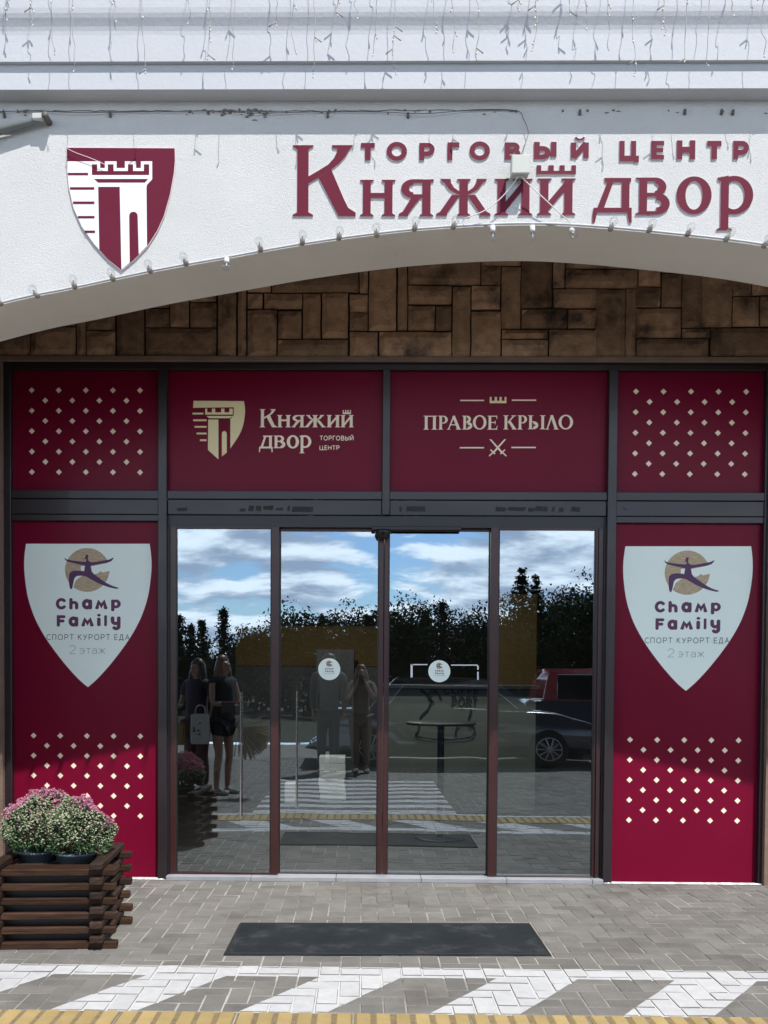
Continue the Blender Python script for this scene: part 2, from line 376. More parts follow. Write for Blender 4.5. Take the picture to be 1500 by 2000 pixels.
SER = {
 'К': stem(65, 130, 100, 517, 27, 18)+[('b', [(130, 283), (190, 248), (245, 213), (278, 175), (292, 145), (300, 118)], [(130, 325), (195, 285), (262, 243), (310, 205), (345, 165), (372, 118)]),
       ('p', [(265, 100), (387, 100), (372, 122), (300, 122), (268, 116)]), ('p', [(188, 290), (262, 243), (338, 420), (362, 468), (405, 495), (405, 517), (305, 517)])],
 'н': stem(447, 492, 303, 517, 17, 13)+stem(573, 619, 303, 517, 17, 13)+[rect(490, 380, 575, 410)],
 'я': [rect(795, 301, 843, 515), serif_b(795, 843, 517, 16, 13), rect(842, 300, 860, 316), rect(740, 300, 797, 322), rect(740, 388, 796, 410), ring(742, 355, 72, 55, 46, 33, 90, 270),
       ('p', [(735, 400), (787, 405), (715, 500), (712, 517), (657, 517), (657, 503), (680, 490)])],
 'ж': stem(1013, 1062, 300, 515, 15, 13)+zh_l+flip(zh_l, 1036.5),
 'и': stem(1236, 1284, 297, 512, 17, 13)+stem(1376, 1424, 297, 512, 17, 13)+[('p', [(1284, 432), (1376, 320), (1376, 372), (1284, 486)])],
 'д': [('p', [(540, 293), (697, 293), (697, 312), (690, 318), (545, 318)]), rect(643, 300, 688, 480), ('p', [(560, 312), (595, 312), (540, 470), (500, 470)]), rect(480, 467, 702, 496),
       ('p', [(480, 467), (500, 496), (488, 555), (473, 555), (474, 496)]), ('p', [(702, 467), (703, 555), (686, 555), (676, 496)])],
 'в': stem(747, 793, 292, 507, 20, 13)+[rect(793, 292, 840, 314), rect(793, 380, 850, 402), rect(793, 486, 850, 507), ring(838, 347, 66, 55, 46, 33, -90, 90), ring(846, 443.5, 79, 63.5, 50, 42, -90, 90)],
 'о': [ring(1066, 394, 104, 111, 54, 27, 0, 360, 36)],
 'р': [rect(1222, 285, 1270, 598), serif_b(1222, 1270, 600, 22, 14), ('p', [(1203, 290), (1222, 288), (1268, 278), (1268, 300), (1222, 312), (1203, 305)]), ring(1300, 393, 113, 113, 52, 30, -118, 118)],
}
SER['й'] = SER['и']
COMB = [('p', [(0, 0), (26, 0), (26, 62), (68, 62), (68, 0), (100, 0), (100, 62), (134, 62), (134, 0), (164, 0), (164, 62), (204, 62), (204, 0), (230, 0), (230, 100), (0, 100)])]
CAP = {
 'П': stem(12, 30, 0, 100, 9, 5)+stem(64, 82, 0, 100, 9, 5)+[rect(20, 0, 74, 8)],
 'Р': stem(12, 30, 0, 100, 9, 5)+[rect(28, 0, 40, 7), rect(28, 50, 40, 57), ring(38, 28.5, 32, 28.5, 18, 21.5-14, -90, 90)],
 'А': [('p', [(44, 0), (54, 0), (18, 94), (10, 94)]), ('p', [(38, 4), (55, 0), (92, 96), (70, 96)]), rect(28, 62, 74, 69), serif_b(10, 18, 100, 9, 5), serif_b(70, 92, 100, 8, 5)],
 'В': stem(12, 30, 0, 100, 9, 5)+[rect(28, 0, 40, 7), rect(28, 45, 44, 52), rect(28, 93, 44, 100), ring(38, 25.5, 26, 25.5, 16, 18, -90, 90), ring(42, 72.5, 32, 27.5, 18, 20, -90, 90)],
 'О': [ring(50, 50, 50, 52, 20, 9, 0, 360, 36)],
 'Е': stem(12, 30, 0, 100, 9, 5)+[rect(28, 0, 70, 7), rect(28, 45, 60, 52), rect(28, 93, 72, 100), ('p', [(65, 0), (71, 0), (71, 24), (67, 24)]), ('p', [(66, 100), (76, 72), (72, 72), (60, 98)]), rect(55, 36, 60, 62)],
 'К': stem(12, 30, 0, 100, 9, 5)+[('p', [(30, 50), (66, 6), (78, 6), (38, 55)]), ('p', [(36, 46), (54, 42), (90, 96), (66, 96)]), rect(58, 0, 88, 6), serif_b(66, 90, 100, 4, 4)],
 'Ы': stem(12, 30, 0, 100, 9, 5)+[rect(28, 43, 42, 50), rect(28, 93, 42, 100), ring(40, 71.5, 32, 28.5, 18, 21, -90, 90)]+stem(92, 110, 0, 100, 9, 5),
 'Л': [('p', [(42, 0), (56, 0), (20, 96), (11, 96)]), ('p', [(36, 3), (57, 0), (92, 96), (70, 96)]), serif_b(11, 20, 100, 9, 5), serif_b(70, 92, 100, 8, 5)],
}
def sans(ch, w, cap=0):
    o = [(0.5+0.48*math.cos(R(a)), 0.5+0.5*math.sin(R(a))) for a in range(0, 361, 12)]
    D = {
     'Т': [[(0, 0), (.8, 0)], [(.4, 0), (.4, 1)]], 'О': [o], 'Р': [[(0, 1), (0, -w/2)], [(0, 0), (.4, 0)]+arc(.4, .28, .28, .28, -90, 90, 8)[1:]+[(0, .56)]],
     'Г': [[(0, 1), (0, 0), (.6, 0)]], 'В': [[(0, 0), (.4, 0)]+arc(.4, .23, .24, .23, -90, 90, 8)[1:]+[(0, .46)], [(0, .46), (.44, .46)]+arc(.44, .73, .27, .27, -90, 90, 8)[1:]+[(0, 1)], [(0, -w/2+.004), (0, 1+w/2-.004)]],
     'Ы': [[(0, 0), (0, 1+w/2-.004)], [(0, 1), (.34, 1)]+arc(.34, .72, .28, .28, 90, -90, 8)[1:]+[(0, .44)], [(.95, 0), (.95, 1)]], 'И': [[(0, 0), (0, 1)], [(.02, .98), (.73, .02)], [(.75, 0), (.75, 1)]],
     'Й': [[(0, 0), (0, 1)], [(.02, .98), (.73, .02)], [(.75, 0), (.75, 1)], arc(.375, -.36, .2, .18, 170, 10, 8)],
     'Ц': [[(0, 0), (0, 1), (.9, 1), (.9, 1.22)], [(.72, 0), (.72, 1)]], 'Е': [[(.6, 0), (0, 0), (0, 1), (.6, 1)], [(0, .5), (.55, .5)]], 'Н': [[(0, 0), (0, 1)], [(.75, 0), (.75, 1)], [(0, .5), (.75, .5)]],
     'С': [arc(.48, .5, .46, .5, -50, -310, 18)], 'П': [[(0, 1), (0, 0), (.72, 0), (.72, 1)]], 'К': [[(0, 0), (0, 1)], [(.62, 0), (.02, .52)], [(.16, .42), (.66, 1)]],
     'У': [[(0, 0), (.36, .6)], [(.72, 0), (.3, .85), (.2, .97), (.05, 1)]], 'Д': [[(.12, .98), (.3, 0), (.7, 0), (.7, .98)], [(0, 1.22), (0, 1), (.85, 1), (.85, 1.22)]], 'А': [[(0, 1), (.38, 0), (.76, 1)], [(.14, .66), (.62, .66)]],
     '2': [arc(.32, .3, .32, .3, -170, 20, 12)+[(.58, .48), (0, 1), (.68, 1)]], 'э': [arc(.22, .68, .32, .32, -130, 130, 14), [(.08, .68), (.54, .68)]], 'т': [[(0, .38), (.52, .38)], [(.26, .38), (.26, 1)]],
     'а': [arc(.26, .58, .24, .2, -160, 0, 8)+[(.5, 1)], arc(.25, .82, .25, .18, -90, -360, 14)+[(.5, .64), (.25, .64)]], 'ж': [[(.38, .36), (.38, 1)], [(.02, .36), (.34, .68), (0, 1)], [(.74, .36), (.42, .68), (.76, 1)]],
     'C': [arc(.48, .5, .44, .5, -45, -315, 16)], 'F': [[(.6, 0), (0, 0), (0, 1)], [(0, .5), (.5, .5)]], 'P': [[(0, 1), (0, -w/2)], [(0, 0), (.4, 0)]+arc(.4, .28, .28, .28, -90, 90, 8)[1:]+[(0, .56)]],
     'R': [[(0, 1), (0, -w/2)], [(0, 0), (.4, 0)]+arc(.4, .28, .28, .28, -90, 90, 8)[1:]+[(0, .56)], [(.36, .56), (.66, 1)]], 'O': [o], 'E': [[(.6, 0), (0, 0), (0, 1), (.6, 1)], [(0, .5), (.5, .5)]], 'T': [[(0, 0), (.8, 0)], [(.4, 0), (.4, 1)]],
     'h': [[(0, 0), (0, 1)], [(0, .6)]+arc(.3, .6, .3, .26, -180, 0, 8)+[(.6, 1)]], 'a': [arc(.3, .66, .3, .34, 0, 360, 18), [(.6, .36), (.6, 1)]],
     'M': [[(0, 1), (.16, .1), (.42, .66), (.68, .1), (.84, 1)]], 'p': [[(0, 0), (0, 1.25)], arc(.33, .42, .33, .42, 0, 360, 18)], 'i': [[(0, .38), (0, 1)], [(0, 0), (0.01, .02)]], 'l': [[(0, 0), (0, 1)]],
     'y': [[(0, 0), (0, .3)]+arc(.3, .3, .3, .3, 180, 0, 8), [(.6, 0), (.6, .9)]+arc(.35, .9, .25, .25, 0, 140, 8)],
    }
    out = []
    for p in D[ch]: out += stroke(p, w, cap)
    return out
def bbox(shape):
    xs = [x for s in shape for e in s[1:] for x, y in e]; ys = [y for s in shape for e in s[1:] for x, y in e]
    return min(xs), min(ys), max(xs), max(ys)
def line_of(text, w, gap, space=0.55, cap=0):
    out = []; x = 0
    for ch in text:
        if ch == ' ': x += space; continue
        g = sans(ch, w, cap); b = bbox(g)
        out += [tuple([s[0]]+[[(px-b[0]+x, py) for px, py in e] for e in s[1:]]) for s in g]; x += b[2]-b[0]+gap
    return out
EPS = 0.00008
def put(mb, shape, fn, y, depth=None, mi=0, ms=None):
    for k, s in enumerate(shape):
        es = [[fn(x, yy) for x, yy in e] for e in s[1:]]; yf = y-k*EPS; yb = None if depth is None else y+depth
        if s[0] == 'p': mb.plate(es[0], yf, yb, mi, ms)
        else: mb.band(es[0], es[1], yf, yb, mi, ms)
    return mb
def fit(shape, pr, Y):
    """map a glyph onto the rectangle pr (photo measurement) of the plane y = Y"""
    b = bbox(shape); x0 = W(pr[0], (pr[1]+pr[3])/2, Y)[0]; x1 = W(pr[2], (pr[1]+pr[3])/2, Y)[0]; z0 = W((pr[0]+pr[2])/2, pr[1], Y)[1]; z1 = W((pr[0]+pr[2])/2, pr[3], Y)[1]
    return lambda x, y: (x0+(x-b[0])/(b[2]-b[0])*(x1-x0), z0+(y-b[1])/(b[3]-b[1])*(z1-z0))
def zoomr(q, ox, oy, sc): return (ox+q[0]/sc, oy+q[1]/sc, ox+q[2]/sc, oy+q[3]/sc)
def zfn(ox, oy, sc, Y, dx=0.0): return lambda x, y: (lambda p: (p[0]+dx, p[1]))(W(ox+x/sc, oy+y/sc, Y))

# ================================================================== GROUND
YG = 0.02                                          # plane of the shop front's panels is y = 0; frames stand a little proud
BR = [(0.2, 0.1), (0.1, 0.2)]
def bricks(x0, x1, y0, y1, b=0.1):
    """90-degree herringbone of 20 x 10 cm pavers"""
    out = []
    for i in range(int((y0-1)/b)-2, int((y1+1)/b)+2):
        for j in range(int((x0-1)/b)-2, int((x1+1)/b)+2):
            if (j-i) % 4 == 0: q = (j*b, i*b, (j+2)*b, (i+1)*b)
            elif (j-i) % 4 == 3: q = (j*b, i*b, (j+1)*b, (i+2)*b)
            else: continue
            if q[2] > x0 and q[0] < x1 and q[3] > y0 and q[1] < y1: out.append((max(q[0], x0), max(q[1], y0), min(q[2], x1), min(q[3], y1)))
    return out
yt_ = G(700, 1980)[1]; TACT = (yt_-0.35, yt_)
def clip(poly, px, py, nx, ny):
    out = []
    for i in range(len(poly)):
        a, b = poly[i], poly[(i+1) % len(poly)]
        da = (a[0]-px)*nx+(a[1]-py)*ny; db = (b[0]-px)*nx+(b[1]-py)*ny
        if da >= 0: out.append(a)
        if da*db < 0: t = da/(da-db); out.append((a[0]+(b[0]-a[0])*t, a[1]+(b[1]-a[1])*t))
    return out
def clip_to(poly, conv):
    n = len(conv); ar = sum(conv[i][0]*conv[(i+1) % n][1]-conv[(i+1) % n][0]*conv[i][1] for i in range(n))
    if ar < 0: conv = conv[::-1]
    for i in range(n):
        a, b = conv[i], conv[(i+1) % n]; poly = clip(poly, a[0], a[1], -(b[1]-a[1]), b[0]-a[0])
        if len(poly) < 3: return None
    return poly
yl0 = G(700, 1889.5)[1]; yl1 = G(700, 1909)[1]; yt = TACT[1]
paint_polys = [[(-5, yl0), (5, yl0), (5, yl1), (-5, yl1)]]
for k in range(-3, 7):
    tx = [282+343.5*(k-1), 440+343.5*(k-1)]; bx = [88+375*(k-1), 262+375*(k-1)]
    a, b = G(tx[0], 1910)[0], G(tx[1], 1911)[0]; c, d = G(bx[1], 1979)[0], G(bx[0], 1979)[0]
    paint_polys.append([(a, yl1), (b, yl1), (c, yt+0.006), (d, yt+0.006)])
paint_polys += [[(-5, -3.08), (5, -3.08), (5, -3.0), (-5, -3.0)]]
for k in range(8): paint_polys.append([(-1.15, -3.28-0.42*k), (1.0, -3.28-0.42*k), (1.0, -3.06-0.42*k), (-1.15, -3.06-0.42*k)])
mb = MB(); mp = MB(); rnd = random.Random(3)
allb = bricks(-4.6, 4.6, TACT[1]+.004, -0.03)+bricks(-5.5, 5.5, -9.5, TACT[0]-.004)
for (a, b, c, d) in allb:
    g = 0.0022+rnd.random()*0.0022; h = rnd.uniform(-0.0012, 0.0012); t1, t2 = rnd.uniform(-.0012, .0012), rnd.uniform(-.0012, .0012); e = 0.003
    a1, b1, c1, d1 = a+g, b+g, c-g, d-g
    if c1-a1 < 0.012 or d1-b1 < 0.012: continue
    def zt(x, y, a=a, b=b, c=c, d=d): return h+t1*((x-a)/(c-a)*2-1)+t2*((y-b)/(d-b)*2-1)
    top = [(a1+e, b1+e), (c1-e, b1+e), (c1-e, d1-e), (a1+e, d1-e)]; low = [(a1, b1), (c1, b1), (c1, d1), (a1, d1)]
    vs = [(x, y, zt(x, y)) for x, y in top]+[(x, y, zt(x, y)-0.003) for x, y in low]+[(x, y, -0.03) for x, y in low]
    mb.add(vs, [(0, 1, 2, 3)]+[(4+i, 4+(i+1) % 4, (i+1) % 4, i) for i in range(4)]+[(8+i, 8+(i+1) % 4, 4+(i+1) % 4, 4+i) for i in range(4)])
    for pp in paint_polys:
        q = clip_to(top, pp)
        if q: mp.add([(x, y, zt(x, y)+0.0012) for x, y in q], [tuple(range(len(q)))], 0)
struct(mb.build('pavement', 'paver'))
for pp in paint_polys: mp.add([(x, y, -0.0022) for x, y in (pp if (pp[1][0]-pp[0][0])*(pp[2][1]-pp[1][1])-(pp[1][1]-pp[0][1])*(pp[2][0]-pp[1][0]) > 0 else pp[::-1])], [(0, 1, 2, 3)], 1)
struct(mp.build('road_marking', ['paint', 'paint_joint']))
struct(MB().add([(-6, -9.6, -0.0028), (6, -9.6, -0.0028), (6, 0.2, -0.0028), (-6, 0.2, -0.0028)], [(0, 1, 2, 3)]).build('paver_bedding', 'sand'))
struct(MB().add([(-150, -13, -0.02), (150, -13, -0.02), (150, 60, -0.02), (-150, 60, -0.02)], [(0, 1, 2, 3)]).build('road', 'asphalt'))
struct(MB().add([(-250, -250, -0.012), (250, -250, -0.012), (250, -13.5, -0.012), (-250, -13.5, -0.012)], [(0, 1, 2, 3)]).build('lawn', 'grass'))
# ribbed yellow tactile paving
mb = MB(); tw = 0.50; x = -4.53
while x < 4.6:
    mb.box(x+0.003, x+tw-0.003, TACT[0], TACT[1], -0.03, 0.0, 1)
    nb = 6; p = tw/nb
    for k in range(nb):
        xa = x+k*p+0.010; xb = x+(k+1)*p-0.010; y0, y1 = TACT[0]+0.004, TACT[1]-0.004
        mb.add([(xa, y0, 0), (xb, y0, 0), (xb, y1, 0), (xa, y1, 0), (xa+.006, y0+.005, .006), (xb-.006, y0+.005, .006), (xb-.006, y1-.005, .006), (xa+.006, y1-.005, .006)],
               [(4, 5, 6, 7), (0, 1, 5, 4), (1, 2, 6, 5), (2, 3, 7, 6), (3, 0, 4, 7)], 0)
    x += tw
struct(mb.build('tactile_paving', ['tactile', 'tactile_gap']))

# ================================================================== BUILDING
YA = -1.55; YB = YA+0.42                           # the arch wall stands in front of the entrance
bld = thing('shop_building', (0.2, 0, 0), 'white rendered shop building with a shallow arch over its brown stone entrance wall', 'building')
arch_px = [(-900, 905), (-600, 790), (-300, 682), (0, 596), (150, 564), (300, 532), (450, 505), (590, 480), (750, 458), (885, 446), (1025, 440.5), (1150, 445), (1315, 460), (1500, 483), (1750, 533), (2050, 600), (2350, 690), (2650, 800)]
arch = [W(px, py, YA) for px, py in smooth_line(arch_px, 6)]
XL, XR = arch[0][0], arch[-1][0]; ZTOP = 4.7
wallm = MB()
for i in range(len(arch)-1):                       # front and back faces of the arch wall, and its soffit
    (xa, za), (xb, zb) = arch[i], arch[i+1]
    wallm.add([(xa, YA, za), (xb, YA, zb), (xb, YA, ZTOP), (xa, YA, ZTOP)], [(0, 1, 2, 3)], 0)
    wallm.add([(xa, YB, za), (xb, YB, zb), (xb, YB, ZTOP), (xa, YB, ZTOP)], [(3, 2, 1, 0)], 1)
    wallm.add([(xa, YA, za), (xb, YA, zb), (xb, YB, zb), (xa, YB, za)], [(3, 2, 1, 0)], 1)
wallm.box(XL-2.5, XL, YA, YB, 0, ZTOP, 0); wallm.box(XR, XR+2.5, YA, YB, 0, ZTOP, 0)
o = wallm.build('arch_wall', ['stucco', 'soffit_paint'], bld)
# cornice: profile of (stand-off from the wall, height)
prof = [(0.0, 4.504), (0.100, 4.504), (0.100, 4.632), (0.124, 4.632), (0.125, 4.765), (0.127, 4.785), (0.132, 4.805), (0.139, 4.822), (0.147, 4.840), (0.153, 4.860), (0.156, 4.885), (0.157, 4.955), (0.164, 4.957), (0.164, 5.10), (0.20, 5.14), (0.20, 5.30), (0.0, 5.30)]
cm = MB()
for i in range(len(prof)-1):
    (a, z0), (b, z1) = prof[i], prof[i+1]
    cm.add([(XL-3, YA-a, z0), (XR+3, YA-a, z0), (XR+3, YA-b, z1), (XL-3, YA-b, z1)], [(0, 1, 2, 3)])
cn = cm.build('cornice', 'cornice_paint', bld)
for p in cn.data.polygons: p.use_smooth = 4 <= p.index <= 9
ust = MB()                                         # grime along the joint under the cornice
rnd = random.Random(11)
for (a, b, n) in ((0, 110, 9), (400, 530, 46), (530, 1010, 14), (360, 460, 10), (1010, 1500, 9)):
    for k in range(n):
        px = rnd.uniform(a, b); py = 215+abs(rnd.gauss(0, 5)) if n < 40 else 215+abs(rnd.gauss(0, 7)); w = rnd.uniform(1.5, 6); h = rnd.uniform(1.0, 3.6)
        pts = [(px+w*math.cos(t)*rnd.uniform(.5, 1.2), py+h*math.sin(t)*rnd.uniform(.5, 1.2)) for t in [i*math.pi/4 for i in range(8)]]
        ust.plate([W(x, y, YA) for x, y in pts], YA-0.002-k*0.00002, None)
for (a, b, py) in ((40, 330, 216.5), (330, 700, 216.8), (700, 1010, 215.5)):
    pts = [(a+(b-a)*i/24, py+rnd.uniform(-1.2, 1.2)) for i in range(25)]
    ust.band([W(x, y-0.5, YA) for x, y in pts], [W(x, y+rnd.uniform(.5, 2.2), YA) for x, y in pts], YA-0.0012, None)
for (px, py, n) in ((65, 567, 4), (120, 585, 3), (240, 560, 3), (480, 500, 3), (800, 460, 2)): pass
ust.build('grime', 'stain', bld)
# entrance wall: stone cladding over the shop front
YS = -0.10; stones = []
Z0 = [(-400, 560, -150, 725), (-140, 300, 213, 550), (-140, 560, 213, 725), (220, 515, 548, 725), (220, 300, 548, 506), (558, 300, 624, 725), (632, 545, 838, 725), (632, 300, 838, 535), (850, 300, 1050, 725), (1062, 522, 1580, 725), (1062, 378, 1235, 512), (1062, 200, 1235, 368), (1245, 200, 1380, 512), (1390, 335, 1580, 512), (1390, 180, 1580, 327)]
Z1 = [(172, 100, 302, 735), (318, 100, 375, 735), (388, 60, 555, 256), (565, 60, 1200, 256), (1210, 0, 1268, 262), (388, 268, 495, 378), (510, 268, 785, 378), (388, 395, 598, 735), (610, 395, 780, 597), (795, 268, 920, 597), (935, 268, 1122, 597), (610, 610, 1122, 735), (1138, 274, 1268, 405), (1138, 415, 1268, 540), (1280, 0, 1475, 540), (1138, 552, 1340, 735)]
Z2 = [(5, 552, 530, 738), (142, 0, 206, 537), (218, -60, 742, 204), (752, 70, 893, 204), (752, -60, 1040, 61), (216, 216, 530, 347), (216, 360, 408, 537), (420, 360, 530, 537), (544, 216, 670, 740), (682, 216, 888, 387), (682, 399, 892, 740), (905, 72, 1038, 522), (1050, -60, 1268, 372), (1282, -60, 1362, 228), (1375, 90, 1900, 226), (1375, -60, 1900, 80), (1282, 238, 1592, 372), (1050, 385, 1380, 522), (1392, 385, 1592, 522), (905, 536, 1238, 598), (905, 608, 1238, 740), (1252, 536, 1592, 740)]
Z3 = [(246, 237, 455, 735), (465, 237, 532, 735), (562, -40, 718, 213), (544, 225, 716, 364), (732, 122, 872, 364), (732, -40, 872, 112), (544, 376, 868, 590), (544, 602, 1064, 732), (884, -40, 1018, 516), (1030, -40, 1240, 512), (880, 527, 1078, 592), (1088, 522, 1640, 728), (1252, -40, 1386, 282), (1396, -40, 1640, 282), (1252, 292, 1440, 508), (1452, 292, 1640, 508), (1652, -40, 2000, 300), (1652, 310, 2000, 728)]
for zs, ox in ((Z0, 0), (Z1, 380), (Z2, 740), (Z3, 1100)):
    for q in zs:
        x0, zt_ = W(ox+q[0]/3.75, 500+q[1]/3.75, YS); x1, zb = W(ox+q[2]/3.75, 500+q[3]/3.75, YS); stones.append((x0, x1, zb, zt_))
xs = -3.6
while xs < 3.8:                                    # courses above the part that shows under the arch
    w = random.uniform(.25, .55); stones.append((xs, xs+w-.012, 4.53, 4.75)); stones.append((xs, xs+w-.012, 4.762, 5.0)); xs += w
rnd = random.Random(12)
for (xa_, xb_) in ((max(q[1] for q in stones if q[2] < 4)+.012, 4.6), (-3.7, min(q[0] for q in stones if q[2] < 4 and q[0] > -3.55)-.012)):
    zz_ = W(700, 694, YS)[1]
    while zz_ < 4.5 and xb_-xa_ > .1:
        h_ = min(rnd.uniform(.12, .3), 4.52-zz_); x_ = xa_
        while x_ < xb_-.06:
            w_ = min(rnd.uniform(.15, .5), xb_-x_); stones.append((x_, x_+w_-.010, zz_, zz_+h_-.010)); x_ += w_
        zz_ += h_
sm = MB(); rnd = random.Random(5)
for (x0, x1, z0, z1) in stones:
    d = rnd.uniform(-0.008, 0.008); n = 5; e = 0.008
    nx = max(2, int((x1-x0)/0.035)); nz = max(2, int((z1-z0)/0.035)); vs = []; sd = Vector((rnd.uniform(0, 50), 0, rnd.uniform(0, 50)))
    for j in range(nz+1):
        for i in range(nx+1):
            x = x0+(x1-x0)*i/nx; z = z0+(z1-z0)*j/nz
            edge = i in (0, nx) or j in (0, nz)
            x += noise.noise(Vector((x*9, z*9, 3))*1.0)*0.004*(1 if edge else 0); z += noise.noise(Vector((x*9, z*9, 9)))*0.004*(1 if edge else 0)
            y = YS+d-noise.noise(Vector((x*7, 0, z*7))+sd)*0.008+(0.016 if edge else 0)
            vs.append((x, y, z))
    fs = [(j*(nx+1)+i, j*(nx+1)+i+1, (j+1)*(nx+1)+i+1, (j+1)*(nx+1)+i) for j in range(nz) for i in range(nx)]
    sm.add(vs, fs)
    sm.box(x0+.003, x1-.003, YS+0.019+d, YS+0.05, z0+.003, z1-.003)
stc = sm.build('stone_cladding', 'stone', bld, smooth=False)
zst = W(700, 694, YS)[1]; ztop = W(700, 705, YS)[1]
MB().box(-3.7, 4.6, YS+0.035, 0.20, zst-0.02, 5.0).build('cladding_backing', 'stone_joint', bld)
MB().box(-3.7, 4.6, YS+0.0, YS+0.034, ztop, zst-0.004, bev=0.004).build('ledge', 'stone_ledge', bld)
MB().box(XL-2.4, XR+2.4, YB, 0.3, 5.0, 5.06).build('canopy_ceiling', 'canopy_paint', bld)
MB().box(XL-2.4, XR+2.4, YA-0.2, 9, 5.31, 5.40).build('roof', 'far_roof', bld)
jl = W(7, 1200, -0.06)[0]; jr = W(1498, 1200, -0.06)[0]
MB().box(jl-0.25, jl, -0.09, 0.15, 0, zst-0.02).box(jr, jr+0.3, -0.09, 0.15, 0, zst-0.02).build('jamb', 'stone_ledge', bld)
MB().box(jl-0.40, jl-0.02, YA+0.01, -0.10, 0, zst-0.03).box(jl-0.40, jl-0.02, YB+0.002, -0.10, zst-0.025, 5.0).build('side_wall', 'stone_ledge', bld)
MB().box(XL-2.4, jl-0.25, -0.03, 0.2, 0, 5.0).box(jr+0.3, XR+2.4, -0.03, 0.2, 0, 5.0).build('entrance_wall', 'stucco', bld)
# room behind the doors
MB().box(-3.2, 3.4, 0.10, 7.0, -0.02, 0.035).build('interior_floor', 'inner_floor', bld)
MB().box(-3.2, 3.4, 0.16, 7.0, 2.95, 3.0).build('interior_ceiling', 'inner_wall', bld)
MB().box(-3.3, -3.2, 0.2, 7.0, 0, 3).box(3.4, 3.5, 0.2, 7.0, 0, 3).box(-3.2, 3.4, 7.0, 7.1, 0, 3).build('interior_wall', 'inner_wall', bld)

# ================================================================== SHOP FRONT
def X0(px, py=1200, Y=0.0): return W(px, py, Y)[0]
def Zy(py, px=750, Y=0.0): return W(px, py, Y)[1]
sf = thing('shop_front_frame', (0.15, 0, 0), 'dark brown aluminium frame of posts and rails around the whole entrance', 'window frame')
YF = -0.05
xa0, xa1 = X0(10), X0(27); xm0, xm1 = X0(312), X0(329); xc0, xc1 = X0(747, 800), X0(762, 800); xb0, xb1 = X0(1179.5), X0(1197); xr0, xr1 = X0(1484), X0(1498)
zh1, zh0 = Zy(706, 750), Zy(726); zr1, zr0 = Zy(962), Zy(978); zb1, zb0 = Zy(979), Zy(1008); zl0 = Zy(1021)
zbot = Zy(1714, 170); ZT = zh1
MB().box(xa0, xa1, YF, 0.08, 0, ZT, bev=.003).build('post', 'frame', sf)
MB().box(xm0, xm1, YF-0.012, 0.08, 0, zh0, bev=.003).build('post', 'frame', sf)
MB().box(xc0, xc1, YF-0.006, 0.08, zb0, zh0, bev=.003).build('post', 'frame', sf)
MB().box(xb0, xb1, YF-0.012, 0.08, 0, zh0, bev=.003).build('post', 'frame', sf)
MB().box(xr0, xr1, YF, 0.08, 0, ZT, bev=.003).build('post', 'frame', sf)
MB().box(xa1, xr0, YF+0.006, 0.08, zh0, zh1-0.001, bev=.003).build('header', 'frame', sf)
bays = [(xa1, xm0), (xm1, xc0), (xc1, xb0), (xb1, xr0)]
for i, (a, b) in enumerate(bays):
    MB().box(a, b, YF+0.004, 0.08, zr0, zr1, bev=.003).build('rail', 'frame', sf)
    MB().box(a+0.002, b-0.002, YF+0.010, 0.08, zb0, zr0-0.004, bev=.003).build('transom_box', 'frame', sf)
    if i in (0, 3): MB().box(a, b, YF+0.012, 0.08, zl0, zb0-0.003, bev=.003).build('rail', 'frame', sf)
MB().box(xm1, xb0, YF+0.03, 0.09, Zy(1031), zb0-0.003).build('door_header', 'frame_black', sf)
rb = MB(); rnd = random.Random(21)
for (a, b, c, d) in ((467, 480, 993, 1002), (484, 496, 988, 1001), (499, 510, 988, 1002), (513, 535, 989, 1000), (537, 553, 993, 1000), (560, 566, 988, 1002), (569, 612, 990, 1003), (345, 366, 993, 1001), (780, 786, 990, 1003), (793, 831, 989, 1002), (968, 990, 990, 1002), (992, 1028, 991, 1001), (1032, 1046, 992, 1003), (1046, 1070, 989, 1002), (1078, 1084, 991, 1002), (1092, 1102, 992, 1003), (1115, 1134, 990, 1003), (1217, 1226, 993, 1000)):
    yy = YF+0.0085; zc = [Zy(c, a), Zy(d, a)]
    k = rnd.uniform(0, 2)
    x0_, x1_ = X0(a, 995, YF), X0(b, 995, YF)
    rb.plate([(x0_+rnd.uniform(0, .01), zc[0]-.005), (x1_, zc[0]-rnd.uniform(0, .014)), (x1_-rnd.uniform(0, .01), zc[1]+.004), (x0_, zc[1]+rnd.uniform(0, .014))], yy, None)
rb.build('sticker_residue', 'residue', sf)
MB().box(xa1, xm0, YF+0.01, 0.08, 0.0, zbot, bev=.003).build('bottom_rail', 'door_frame', sf)
MB().box(xb1, xr0, YF+0.01, 0.08, 0.0, Zy(1725, 1340), bev=.003).build('bottom_rail', 'door_frame', sf)
MB().box(xa1, xm0, YF+0.004, YF+0.03, zbot, zbot+0.012).build('trim_strip', 'sign_side', sf)
MB().box(xb1, xr0, YF+0.004, YF+0.03, Zy(1725, 1340), Zy(1725, 1340)+0.012).build('trim_strip', 'sign_side', sf)
th = MB(); xx = xm1
for w in (0.60, 0.60, 0.60, 0.60, 0.60, 0.60):
    if xx < xb0-0.02: th.box(xx+.0015, min(xx+w, xb0)-.0015, -0.085, 0.1, 0.0, 0.030, bev=.002)
    xx += w
th.build('threshold', 'tile_grey', sf)
